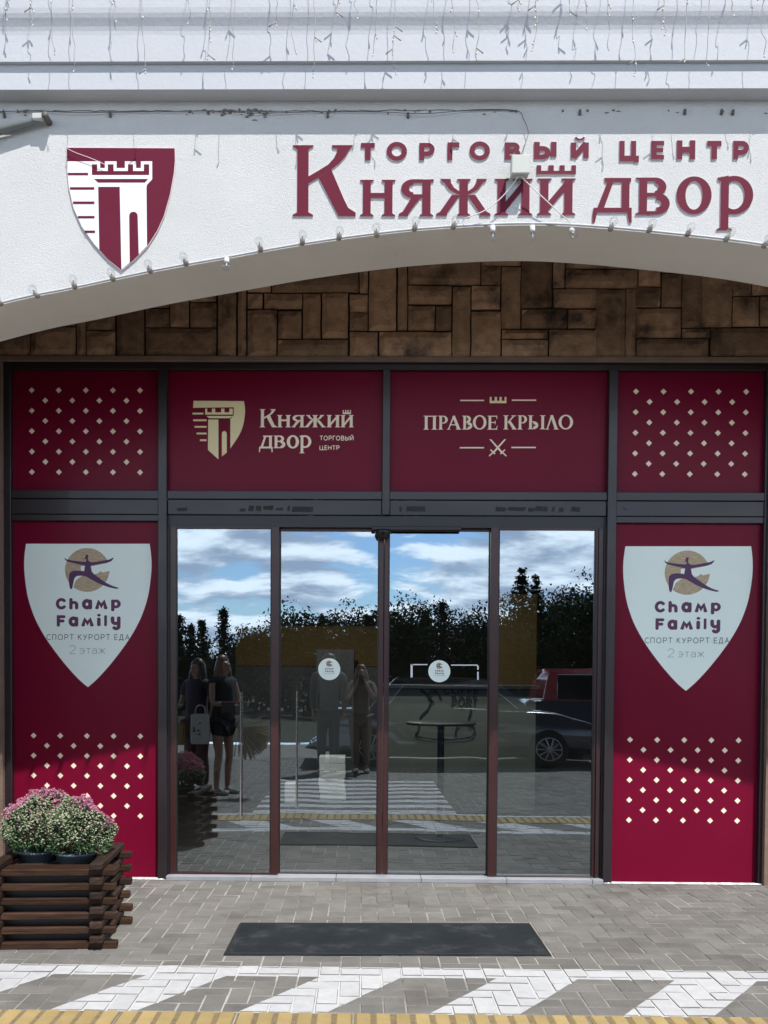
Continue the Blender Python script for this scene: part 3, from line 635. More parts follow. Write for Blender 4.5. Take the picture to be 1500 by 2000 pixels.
# small blob of sealant where the posts meet the pavers
sl_ = MB(); rnd = random.Random(8)
for (a, b) in ((xm0-.35, xm1+.06), (xb0-.15, xb0+.12), (xb1+.02, xr0), (xr0, xr1+.05)):
    pts = [(a+(b-a)*i/40, rnd.uniform(0.004, 0.014)) for i in range(41)]
    sl_.add([(x, YF-0.004, 0.0) for x, h in pts]+[(x, YF-0.004+0.0, h) for x, h in pts]+[(x, YF-0.012-h, 0.003) for x, h in pts], [(41*2+i, 41*2+i+1, 41+i+1, 41+i) for i in range(40)])
sl_.build('sealant', 'sign_white', sf)

# ------------------------------------------------------------------ printed panels
def panel(label, x0, x1, z0, z1):
    t = thing('printed_panel', ((x0+x1)/2, 0.01, z0), label, 'sign', 'maroon printed panels filling the shop front')
    MB().box(x0-.004, x1+.004, 0.0, 0.02, z0-.004, z1+.004).build('film', 'film', t)
    return t
YP = -0.0006
def diamonds(t, x0, dx, z0, z1, nrow=9, r=0.021):
    m = MB()
    for j in range(nrow):
        z = z0+(z1-z0)*j/(nrow-1)
        for i in range(5 if j % 2 == 0 else 4):
            x = x0+dx*(i+(0.5 if j % 2 else 0))/4
            m.plate([(x-r, z), (x, z-r), (x+r, z), (x, z+r)], YP, None)
    return m.build('diamond_pattern', 'print_cream', t)
UX, LX = 1.90158+2.34697, 1.89394+2.34089
p1 = panel('maroon panel with only cream diamonds, above the shield panel on the left', xa1, xm0, zr1, zh0)
diamonds(p1, -2.34697, 0.76692, 3.45098, 2.87735)
p4 = panel('maroon panel with only cream diamonds, above the shield panel on the right', xb1, xr0, zr1, zh0)
diamonds(p4, -2.34697+UX, 0.76692, 3.45098, 2.87735)
p2 = panel('maroon panel with a gold tower crest and two lines of cream serif lettering', xm1, xc0, zr1, zh0)
p3 = panel('maroon panel reading ПРАВОЕ КРЫЛО between a battlement and crossed swords', xc1, xb0, zr1, zh0)
# crest and lettering on the second panel
f2 = zfn(340, 740, 3.75, 0.0); z2 = lambda q: zoomr(q, 340, 740, 3.75)
gold = [('p', [(143, 160), (512, 163), (519, 207), (139, 212)]), ('p', [(437, 206.6), (519, 206.6)]+smooth_line([(520, 250), (508, 330), (478, 410), (412, 510)], 4)+[(412, 294), (437, 264)]),
        ('p', [(228, 218), (243, 218), (243, 245), (277, 245), (277, 218), (301, 218), (301, 245), (345, 245), (345, 218), (369, 218), (369, 245), (405, 245), (405, 218), (430, 218), (430, 262), (228, 262)]),
        ('p', [(238, 272), (428, 272), (410, 288), (256, 288)]), ('p', [(250, 298), (325, 298), (325, 590), (248, 520)]), ('p', [(350, 568), (350, 402)]+arc(368, 402, 18, 20, 180, 360, 8)+[(386, 540)])]
gold += [rect(*q) for q in ((135, 248, 215, 261), (140, 297, 238, 310), (150, 345, 238, 358), (165, 394, 238, 407), (190, 443, 238, 456))]
put(MB(), gold, f2, YP).build('crest', 'print_gold', p2)
m = MB()
for ch, q in (('К', (627, 222, 752, 355)), ('н', (755, 265, 855, 355)), ('я', (862, 265, 955, 355)), ('ж', (955, 265, 1110, 355)), ('и', (1118, 265, 1215, 355)), ('й', (1220, 265, 1315, 355)), ('д', (622, 415, 722, 537)), ('в', (728, 415, 815, 508)), ('о', (825, 412, 915, 510)), ('р', (918, 412, 1005, 545))):
    put(m, SER[ch], fit(SER[ch], z2(q), 0.0), YP)
put(m, COMB, fit(COMB, z2((1235, 228, 1295, 258)), 0.0), YP)
for tx, q in (('ТОРГОВЫЙ', (1068, 408, 1315, 452)), ('ЦЕНТР', (1065, 487, 1212, 525))):
    g = line_of(tx, 0.2, 0.22); put(m, g, fit(g, z2(q), 0.0), YP)
m.build('lettering', 'print_cream', p2)
f3 = zfn(800, 740, 4.1667, 0.0); z3 = lambda q: zoomr(q, 800, 740, 4.1667)
m = MB()
for ch, q in (('П', (112, 300, 225, 413)), ('Р', (232, 300, 310, 413)), ('А', (303, 300, 422, 413)), ('В', (427, 300, 510, 413)), ('О', (515, 295, 625, 413)), ('Е', (632, 300, 718, 413)), ('К', (762, 297, 872, 412)), ('Р', (878, 297, 955, 412)), ('Ы', (962, 297, 1105, 410)), ('Л', (1105, 295, 1215, 412)), ('О', (1212, 292, 1330, 412))):
    put(m, CAP[ch], fit(CAP[ch], z3(q), 0.0), YP)
m.build('lettering', 'print_cream', p3)
m = MB(); put(m, [rect(412, 170, 606, 181), rect(832, 168, 1030, 179), rect(408, 555, 606, 566), rect(828, 553, 1027, 564)], f3, YP); m.build('rule_line', 'print_cream', p3)
put(MB(), COMB, fit(COMB, z3((652, 147, 788, 198)), 0.0), YP).build('battlement', 'print_gold', p3)
sw = [('p', [(648, 490), (664, 492), (728, 562), (762, 600), (752, 610), (712, 566)])]+stroke([(738, 612), (776, 576)], 10)+stroke([(755, 598), (784, 626)], 11, 1)
put(MB(), sw+flip(sw, 717), f3, YP).build('sword_emblem', 'print_cream', p3)
# lower panels with the pale shield
CH = dict(C=(445, 640, 543, 752), h=(577, 640, 665, 752), a=(700, 650, 800, 752), M=(830, 655, 950, 750), p=(985, 655, 1080, 770))
FA = dict(F=(455, 808, 540, 920), a=(570, 820, 665, 920), M=(695, 828, 815, 918), i=(848, 795, 885, 915), l=(918, 808, 945, 915), y=(982, 820, 1078, 955))
DISC = [('p', arc(752, 366, 217, 214, 0, 360, 40)[:-1])]
GAP = [('p', [(790, 330), (975, 292), (978, 372), (905, 392), (880, 378), (855, 402), (815, 408), (797, 380)]), ('p', [(622, 455), (648, 428), (700, 424), (672, 445), (640, 470), (620, 520), (608, 560), (600, 560)]), ('p', [(690, 330), (728, 325), (724, 378), (690, 372)])]
FIG = [('p', [(728, 262), (738, 222), (752, 215), (766, 224), (758, 250), (762, 268), (768, 284), (742, 286), (746, 262)]),
       ('b', [(530, 246), (550, 262), (600, 272), (660, 280), (740, 288)], [(536, 266), (560, 285), (610, 297), (670, 312), (740, 326)]),
       ('b', [(780, 294), (850, 285), (920, 272), (975, 262), (1003, 246)], [(780, 326), (850, 312), (930, 300), (985, 283), (1010, 254)]),
       ('p', [(722, 288), (745, 283), (770, 281), (797, 292), (785, 330), (795, 378), (822, 412), (800, 440), (738, 428), (720, 388), (732, 335)]),
       ('b', smooth_line([(740, 388), (680, 374), (620, 375), (585, 394), (575, 430), (576, 500), (585, 548)], 4), smooth_line([(745, 430), (690, 420), (655, 424), (634, 436), (624, 460), (614, 510), (602, 556)], 4)),
       ('b', smooth_line([(795, 392), (850, 430), (920, 480), (990, 518), (1062, 542)], 4), smooth_line([(738, 426), (790, 458), (870, 500), (960, 533), (1040, 552)], 4))]
SH_R = [(1362, 110), (1376, 220), (1380, 330), (1372, 450), (1350, 600), (1315, 730), (1255, 880), (1150, 1060), (1000, 1262), (860, 1420), (760, 1510)]
SHIELD = [('p', smooth_line(SH_R, 4)+[(1516-x, y) for x, y in smooth_line(SH_R, 4)[::-1]][1:])]
def champ(t, fn, y0, small=False, root_text='lettering'):
    put(MB(), DISC, fn, y0-0.0006).build('sun_disc', 'print_tan', t)
    put(MB(), GAP, fn, y0-0.0010).build('disc_gap', 'print_shield', t)
    put(MB(), FIG, fn, y0-0.0014).build('yoga_figure', 'print_purple', t)
    m = MB()
    for tab in (CH, FA):
        for ch, q in tab.items():
            g = sans(ch, {'i': .26, 'l': .26}.get(ch, 0.35), 1); b = bbox(g)
            f = lambda x, y, q=q, b=b: fn(q[0]+(x-b[0])/(b[2]-b[0])*(q[2]-q[0]), q[1]+(y-b[1])/(b[3]-b[1])*(q[3]-q[1]))
            put(m, g, f, y0-0.0008)
    m.build('lettering', 'print_plum', t)
    for tx, w, gp, q, mt_ in (('СПОРТ КУРОРТ ЕДА', 0.13, 0.33, (355, 990, 1165, 1058), 'print_slate'), ('2 этаж', 0.065, 0.16, (575, 1100, 930, 1186), 'print_grey')):
        g = line_of(tx, w, gp, 0.6 if w > .1 else 0.3); b = bbox(g)
        f = lambda x, y, q=q, b=b: fn(q[0]+(x-b[0])/(b[2]-b[0])*(q[2]-q[0]), q[1]+(y-b[1])/(b[3]-b[1])*(q[3]-q[1]))
        if small and w < .1: continue
        put(MB(), g, f, y0-0.0008).build('lettering', mt_, t)
p5 = panel('tall maroon panel with a pale shield and diamonds, behind the flower planter', xa1, xm0, zbot+.012, zl0)
p6 = panel('tall maroon panel with a pale shield, standing clear to the right of the doors', xb1, xr0, Zy(1725, 1340)+.012, zl0)
for p, dx, lx in ((p5, 0.0, 0.0), (p6, 4.2333, LX)):
    fn = zfn(20, 1040, 5.0, 0.0, dx)
    s_ = put(MB(), SHIELD, fn, YP).build('shield', 'print_shield', p)
    champ(s_, fn, YP)
    diamonds(p, -2.34089+lx, 0.763, 1.01037, 0.44061)

# ------------------------------------------------------------------ sliding doors
def champ_small(t, cx, cy, r, Y):
    fn0 = lambda x, y: W(cx+(x-760)/1350*2*r*0.82, cy-r*0.12+(y-640)/1350*2*r*0.92, Y)
    st = put(MB(), [('p', arc(cx, cy, r, r, 0, 360, 32)[:-1])], lambda x, y: W(x, y, Y), Y).build('round_sticker', 'print_shield', t)
    champ(st, fn0, Y, small=True)
def door(label, px0, px1, st, Y, gl, sticker=None, bottom=1718, handle=None, tape=None):
    xl, xr = X0(px0, 1200, Y), X0(px1, 1200, Y); zt = Zy(1026, (px0+px1)/2, Y); zb = 0.034
    ga, gb = X0(gl[0], 1200, Y), X0(gl[1], 1200, Y); gz1 = Zy(gl[2], (px0+px1)/2, Y); gz0 = Zy(gl[3], (px0+px1)/2, Y)
    t = thing('sliding_door', ((xl+xr)/2, Y, zb), label, 'door', 'glass sliding door leaves')
    m = MB()
    m.box(xl, ga, Y-.018, Y+.018, zb, zt, bev=.002); m.box(gb, xr, Y-.018, Y+.018, zb, zt, bev=.002)
    m.box(ga, gb, Y-.016, Y+.018, zb, gz0, bev=.002); m.box(ga, gb, Y-.016, Y+.018, gz1, zt, bev=.002)
    m.build('frame', 'door_frame', t)
    MB().add([(ga, Y, gz0), (gb, Y, gz0), (gb, Y, gz1), (ga, Y, gz1)], [(0, 1, 2, 3)]).build('glass_pane', 'door_glass', t)
    MB().box(ga, ga+.006, Y-.012, Y-.004, gz0, gz1).box(gb-.006, gb, Y-.012, Y-.004, gz0, gz1).build('gasket', 'frame_black', t)
    if sticker: champ_small(t, sticker[0], sticker[1], 21.5, Y-.002)
    if handle:
        hx, h1, h0 = handle; x = X0(hx, 1400, Y-.05); m = MB(); m.tube([(x, Y-.05, Zy(h1, hx, Y-.05)), (x, Y-.05, Zy(h0, hx, Y-.05))], .0042, 8)
        for py in (h1+12, h0-12): m.tube([(x, Y-.05, Zy(py, hx, Y)), (x, Y-.002, Zy(py, hx, Y))], .005, 6)
        m.build('pull_handle', 'chrome', t)
    if tape:
        m = MB()
        for q in tape: m.plate([W(q[0], q[1], Y-.003), W(q[2], q[1], Y-.003), W(q[2], q[3], Y-.003), W(q[0], q[3], Y-.003)], Y-.0025, None)
        m.build('white_tape', 'sign_white', t)
    return t
door('fixed glass leaf at the planter side, two women mirrored in it', 333, 545, 16, 0.0, (345, 530, 1033, 1703), handle=(470, 1352, 1598))
door('sliding glass leaf with a round sticker and one bright handle bar', 543, 749, 12, 0.045, (547, 739, 1038, 1704), sticker=(643, 1307), handle=(579, 1350, 1578))
door('sliding glass leaf with a round sticker inside a white tape bracket', 750, 958, 12, 0.045, (759, 955, 1038, 1706), sticker=(858, 1311), tape=((803, 1297, 835, 1299), (881, 1298, 933, 1300), (802, 1297, 806, 1323), (932, 1300, 935, 1308), (932, 1312, 935, 1328)))
door('fixed glass leaf next to the right shield panel, no sticker on it', 957, 1176, 14, 0.0, (973, 1161, 1036, 1710))
mbk = MB().box(X0(1176), xb0, -.03, 0.09, 0.034, Zy(1031)).build('door_guide', 'frame_black', sf)
MB().box(xm1, X0(333), -.03, 0.09, 0.034, Zy(1031)).build('door_guide', 'frame_black', sf)
MB().box(X0(1166), X0(1169), -.034, -.02, 0.034, Zy(1031)).box(X0(1179), X0(1181), -.036, -.03, 0.034, Zy(1031)).build('guide_trim', 'frame', sf)
c = W(748, 1040, -.06)
ds = thing('door_sensor', (c[0], -0.03, c[1]), 'small black domed motion sensor over the middle of the doors', 'sensor')
MB().lathe([(0.0, -.045), (.026, -.04), (.045, -.022), (.056, 0), (.056, .012), (.05, .02), (0, .02)], (c[0], -.045, c[1]), 20).build('housing', 'frame_black', ds, True)
MB().lathe([(0, -.012), (.010, -.008), (.013, 0), (0.0, 0.0)], (c[0], -.098, c[1]-.012), 12, 'y').build('lens', 'car_glass', ds, True)
MB().box(c[0]-.08, c[0]+.55, -.045, -.022, c[1]+.021, c[1]+.045, bev=.003).build('mounting_bar', 'frame_black', ds)

# ================================================================== SIGNS ON THE ARCH WALL
YL = YA-0.007
sg = thing('wall_sign', (1.1, YA, 3.9), 'large maroon serif letters spelling Княжий двор mounted on the white wall', 'sign')
z6 = lambda q: zoomr(q, 560, 250, 3.0); z7 = lambda q: zoomr(q, 1000, 250, 3.0)
for ch, q in (('К', z6((35, 100, 405, 517))), ('н', z6((430, 303, 637, 517))), ('я', z6((657, 300, 860, 517))), ('ж', z6((877, 298, 1195, 515))), ('и', z6((1218, 297, 1440, 512))), ('й', z7((148, 295, 372, 510))), ('д', z7((472, 292, 703, 555))), ('в', z7((725, 290, 925, 508))), ('о', z7((963, 283, 1170, 505))), ('р', z7((1200, 278, 1413, 600)))):
    put(MB(), SER[ch], fit(SER[ch], q, YL), YL, 0.006, 0, 1).build('letter', ['sign_maroon', 'sign_side'], sg)
put(MB(), COMB, fit(COMB, z7((145, 218, 375, 270)), YL), YL, 0.006, 0, 1).build('battlement', ['sign_maroon', 'sign_side'], sg)
s2 = thing('wall_sign', (1.4, YA, 4.2), 'small maroon spaced capitals reading ТОРГОВЫЙ ЦЕНТР above the large serif name', 'sign')
for ch, q in (('Т', (705, 279, 732, 313)), ('О', (755, 277, 795, 314)), ('Р', (819, 279, 849, 313)), ('Г', (874, 278, 897, 313)), ('О', (917, 276, 957, 313)), ('В', (986, 278, 1017, 312)), ('Ы', (1043, 277, 1087, 311)), ('И', (1115, 276, 1150, 311)), ('Ц', (1210, 275, 1248, 317)), ('Е', (1272, 275, 1297, 311)), ('Н', (1322, 274, 1358, 311)), ('Т', (1381, 275, 1409, 311)), ('Р', (1432, 275, 1463, 311))):
    g = sans(ch, 0.32); put(MB(), g, fit(g, q, YL), YL, 0.006, 0, 1).build('letter', ['sign_maroon', 'sign_side'], s2)
g = stroke(smooth_line([(0, 0), (8, 8), (20, 8), (28, 0)], 5), 7); put(MB(), g, fit(g, (1122, 267, 1143, 274), YL), YL, 0.006, 0, 1).build('letter', ['sign_maroon', 'sign_side'], s2)
# crest
fc = zfn(0, 180, 3.75, YA-0.014)
cr = thing('crest_sign', W(235, 420, YA)[:1]+(YA, 3.6), 'maroon and white shield sign with a tower on the white wall', 'sign')
OUT = [(488, 405), (1278, 409), (1280, 500), (1272, 590), (1245, 740), (1200, 900), (1150, 1010), (1080, 1120), (990, 1215), (888, 1300), (790, 1222), (690, 1112), (600, 985), (540, 850), (505, 700), (492, 560)]
cxm, cym = 885, 800
put(MB(), [('p', [(cxm+(x-cxm)*1.012, cym+(y-cym)*1.012) for x, y in OUT])], fc, YA-.010, 0.009).build('board', 'sign_side', cr)
put(MB(), [('p', OUT)], fc, YA-.0115, 0.001).build('face', 'sign_maroon', cr)
wh = [('p', [(493, 505), (672, 505), (672, 612), (690, 637), (718, 662), (718, 690), (726, 1152), (690, 1112), (600, 985), (540, 850), (505, 700), (494, 580)])]
wh += stroke([(660, 516), (722, 516), (722, 565), (778, 565), (778, 516), (842, 516), (842, 565), (925, 565), (925, 516), (985, 516), (985, 565), (1042, 565), (1042, 516), (1103, 516), (1103, 632), (1062, 676)], 22)
wh += [rect(668, 606, 1113, 634), rect(716, 662, 1074, 692), ('p', [(876, 690), (1072, 690), (1076, 1124), (990, 1213), (889, 1298)])]
put(MB(), wh, fc, YA-.012).build('tower_emblem', 'sign_white', cr)
put(MB(), [rect(497, 590, 645, 607), rect(512, 695, 690, 713), rect(535, 800, 691, 818), rect(570, 906, 692, 923), rect(620, 1013, 696, 1030), ('p', [(950, 1248), (946, 905)]+arc(977, 905, 31, 30, 180, 360, 8)+[(1016, 1188)])], fc, YA-.0132).build('tower_detail', 'sign_maroon', cr)

# ================================================================== CABLES, BOX, LAMP, LIGHT STRINGS
bx = [W(998, 310, YA-.06), W(1032, 345, YA-.06)]
jb = thing('junction_box', (bx[0][0]+.05, YA, bx[1][1]), 'square grey plastic junction box mounted over the serif letters', 'junction box')
MB().box(bx[0][0], bx[1][0], YA-.085, YA-.035, bx[1][1], bx[0][1], bev=.006).build('housing', 'box_plastic', jb)
MB().box(bx[0][0]-.003, bx[1][0]+.003, YA-.098, YA-.0855, bx[1][1]-.003, bx[0][1]+.003, bev=.005).build('cover', 'box_plastic', jb)
MB().box(bx[0][0]+.02, bx[1][0]-.02, YA-.035, YA, bx[1][1]+.01, bx[0][1]-.01).build('bracket', 'lamp_grey', jb)
def cable(pts, r, mt_, label, n=8):
    p3_ = [(*W(x, y, YA-d)[:1], YA-d, W(x, y, YA-d)[1]) for x, y, d in pts]
    o = MB().tube(smooth_line(p3_, n), r, 6).build('cable', mt_, None, True); return tag(o, label, 'cable')
cable([(-60, 219, .01), (60, 217, .012), (160, 220, .015), (260, 219, .01), (420, 217, .012), (500, 221, .016), (640, 218, .01), (750, 219, .012), (830, 222, .02), (930, 214, .012), (1008, 216, .012), (1022, 232, .015), (1030, 250, .02), (1031, 265, .02), (1022, 290, .04), (1016, 310, .06)], .0018, 'cable', 'thin dark cable running under the cornice and dropping to the grey box')
cable([(1012, 344, .07), (1000, 362, .06), (975, 390, .05), (945, 412, .045), (915, 424, .04), (905, 430, .02), (900, 440, .012)], .0028, 'cable_white', 'thin white cable from the grey box curving down left to the arch edge')
cable([(1018, 345, .07), (1035, 362, .06), (1065, 390, .05), (1095, 418, .03), (1118, 438, .012)], .0028, 'cable_white', 'thin white cable from the grey box slanting down right to the arch edge')
cable([(131, 290, .028), (150, 299, .029), (175, 308, .029), (205, 321, .029), (207, 322, .027)], .0016, 'cable_white', 'short thin white wire hanging across the top corner of the shield sign')
wl = thing('wall_lamp', W(20, 245, YA-.1)[:1]+(YA, 4.3), 'grey wall mounted lamp arm under the cornice at the left edge', 'lamp')
a1 = W(-160, 296, YA-.04); a2 = W(92, 230, YA-.035)
m = MB(); A_ = Vector((a1[0], YA-.04, a1[1])); B_ = Vector((a2[0], YA-.035, a2[1])); 
m.tube([A_, A_.lerp(B_, .35), A_.lerp(B_, .8), A_.lerp(B_, .97), B_], [.032, .029, .021, .015, .008], 12); m.build('arm', 'lamp_grey', wl, True)
q0 = W(74, 231, YA-.05); MB().box(q0[0]-.03, q0[0]+.03, YA-.065, YA-.035, q0[1]-.012, q0[1]+.022, bev=.006).build('clamp', 'box_plastic', wl)
q1 = W(90, 229, YA-.05); MB().tube([(q1[0], YA-.075, q1[1]), (q1[0], YA, q1[1])], .017, 10).build('wall_bracket', 'cable', wl, True)
# clips under the cornice
for i, (px, py) in enumerate(((8, 224), (215, 223), (640, 224), (797, 225), (1133, 219), (1338, 218), (1410, 218), (1432, 219))):
    q = W(px, py, YA-.01); o = MB().box(q[0]-.006, q[0]+.006, YA-.016, YA, q[1]-.013, q[1]+.013, bev=.002).build('cable_clip', 'cable')
    tag(o, ('small dark cable clip beside the grey lamp arm', 'small dark cable clip above the shield sign', 'small dark cable clip above the big serif К', 'small dark cable clip above the letter О of the small capitals', 'dark screw stub under the cornice, above the small capital Й', 'left one of two close dark screw stubs under the cornice, right of the grey box', 'right one of two close dark screw stubs under the cornice, near the right edge', 'dark screw stub under the cornice, above the last small capital Р')[i], 'clip')
# belt of bulbs along the arch edge
bl = thing('festoon_light', (0.9, YA, 3.8), 'string of clear bulbs fixed along the edge of the arch', 'string lights')
cab = [(x, YA-.012, z+.006) for x, z in arch if -3.2 < x < 4.2]
MB().tube(cab, .006, 6).build('cable', 'cable_belt', bl, True)
bulbs = [(-75, 608, 0), (-1, 590, 0), (71, 575, 0), (144, 557, 0), (219, 542, 0), (292, 526, 0), (363, 511, 0), (442, 503, 1), (509, 484, 0), (590, 471, 0), (662, 461, 0), (736, 456, 0), (810, 444, 0), (886, 440, 0), (963, 443, 2), (1041, 443, 2), (1118, 446, 3), (1194, 444, 0), (1270, 446, 0), (1345, 454, 0), (1420, 465, 0), (1495, 477, 0), (1570, 490, 0), (1645, 505, 0)]
rnd = random.Random(4)
for px, py, kd in bulbs:
    x, z = W(px, py, YA-.03); base = Vector((x, YA-.012, z-.002))
    if kd == 0: d = Vector((rnd.uniform(-.15, .15), -1, .25+rnd.uniform(-.1, .1)))
    elif kd == 1: d = Vector((.05, -.55, -.85))
    elif kd == 2: d = Vector((.03, -.12, -1)); base.z += .01
    else: d = Vector((.02, -.7, -.6))
    d.normalize()
    so_ = MB().tube([base-d*.004, base+d*.020, base+d*.030], [.014, .0145, .013], 10).build('socket', 'socket' if kd else 'bulb_dark', bl, True)
    q = d.to_track_quat('Z', 'X').to_matrix(); ml = MB()
    prof_ = [(.010, .028), (.0145, .036), (.0225, .050), (.0235, .060), (.019, .073), (.010, .080), (0, .082)]
    if kd == 2: prof_ = [(.009, .028), (.011, .04), (.012, .055), (.011, .07), (.006, .08), (0, .083)]
    ml.lathe(prof_, (0, 0, 0), 14); ml.v = [tuple(base+q @ Vector(p)) for p in ml.v]
    ml.build('bulb', 'bulb_glass', bl, True)
    MB().tube([base+d*.03, base+d*.055], .003, 5).build('filament', 'socket', bl)
# icicle lights hanging off the cornice
il = thing('icicle_light', (0.9, YA-.28, 5.0), 'icicle light string hanging in thin wires over the white cornice', 'string lights')
YI = YA-0.205
hang = [(12, 30), (60, 46), (103, 98), (143, 133), (220, 48), (281, 135), (367, 38), (408, 107), (455, 130), (538, 40), (573, 98), (614, 140), (660, 25), (695, 30), (733, 100), (771, 136), (850, 55), (885, 93), (932, 110), (1012, 15), (1045, 93), (1110, 20), (1145, 50), (1187, 90), (1237, 140), (1297, 60), (1342, 114), (1385, 120), (1430, 27), (1492, 100), (-40, 90), (1545, 120)]
rnd = random.Random(17)
for px, py in hang:
    pts = []; n = 9; x0_ = px+rnd.uniform(-4, 4); ph = rnd.uniform(0, 6)
    for i in range(n+1):
        t = i/n; y = -60+(py+60)*t; xx = x0_+(px-x0_)*t+4.0*math.sin(ph+t*6)*t+(rnd.uniform(-2.5, 2.5) if i else 0)
        w_ = W(xx, y, YI); pts.append((w_[0], YI+rnd.uniform(-.012, .012), w_[1]))
    m = MB(); m.tube(smooth_line(pts, 3), .0016, 5)
    m2 = MB()
    for i in range(2, n+1):
        if i == n or rnd.random() < .30:
            b = Vector(pts[i]); d = Vector((rnd.uniform(-.5, .5), rnd.uniform(-.3, .1), -1)).normalized(); l_ = .034 if i < n else .028
            m.tube([b, b+d*l_*.6], .0026, 5); m2.tube([b+d*l_*.6, b+d*l_], [.0042, .0026], 6)
            if rnd.random() < .30: e = Vector((rnd.choice((-1, 1))*.8, 0, -.6)).normalized(); m.tube([b, b+e*.045], .0032, 5)
    s_ = m.build('strand', 'strand_wire', il, True); 
    if m2.v: m2.build('led', 'strand_lead', s_, True)
MB().tube([(-3, YI+.01, 5.07), (4, YI+.01, 5.07)], .005, 6).build('lead_wire', 'cable_white', il)

# ================================================================== DOORMAT
dm = [G(471, 1803.5, .008), G(1033, 1804.5, .008), G(1073, 1864, .008), G(441, 1862.5, .008)]
m = MB(); n = 24
t_ = MB(); top = dm; lo = [(x+(0.012 if i in (1, 2) else -.012), y+(0.008 if i < 2 else -.008)) for i, (x, y) in enumerate(dm)]
t_.add([(x, y, .009) for x, y in top]+[(x, y, .003) for x, y in lo], [(3, 2, 1, 0)]+[(i, (i+1) % 4, 4+(i+1) % 4, 4+i) for i in range(4)])
mt = thing('doormat', (0.15, -1.45, 0), 'wide dark rubber doormat lying on the pavers before the doors', 'doormat')
t_.build('mat_body', 'mat_rubber', mt)
m = MB()
for i in range(4):
    a, b = dm[i], dm[(i+1) % 4]
    m.tube([(a[0], a[1], .0085), (b[0], b[1], .0085)], .005, 6)
m.build('edging', 'rubber', mt)

# ================================================================== PLANTER AND FLOWERS
PF, PB = G(120, 1861)[1], -1.22
px1 = W(214, 1780, PF)[0]-.015; px0 = px1-0.66
pl = thing('planter', ((px0+px1)/2, (PF+PB)/2, 0), 'dark stained timber planter box of stacked crossing beams', 'planter')
BH, NB_ = 0.040, 12; zp = 0.462/NB_; ov = 0.055; bt = 0.048
rnd = random.Random(2)
fm, bm_, lm, rm = MB(), MB(), MB(), MB()
for k in range(NB_):
    z = k*zp; e = lambda: rnd.uniform(-.009, .009)
    if k % 2 == 0:                                 # beams along the front and the back
        fm.box(px0-ov*0+e(), px1+ov*0.15+e(), PF+ov+e()*.4, PF+ov+(bt if k < 10 else .135), z+.001, z+BH-.001, bev=.005)
        bm_.box(px0+e(), px1+ov*.05+e(), PB-bt, PB+e()*.4, z+.001, z+BH-.001, bev=.005)
    else:                                          # cross beams, their ends stand out in front
        lm.box(px0+.018+e()*.4, px0+.018+bt*1.35, PF+.012+e(), PB+ov+e(), z+.001, z+BH-.001, bev=.006)
        rm.box(px1-.075-bt*0.9, px1-.078+bt*.6+e()*.4, PF+.004+e(), PB+ov+e(), z+.001, z+BH-.001, bev=.006)
for q, nm, mt_ in ((fm, 'front_side', 'wood'), (bm_, 'back_side', 'wood'), (lm, 'left_side', 'wood_side'), (rm, 'right_side', 'wood_side')): q.build(nm, mt_, pl)
MB().box(px0+.06, px1-.1, PF+ov+bt+.01, PB-bt-.01, .02, .40).build('liner', 'frame_black', pl)
MB().box(px0+.062, px1-.102, PF+ov+bt+.012, PB-bt-.012, .402, .412).build('soil', 'soil', pl)
pl.rotation_euler[2] = R(4.0)
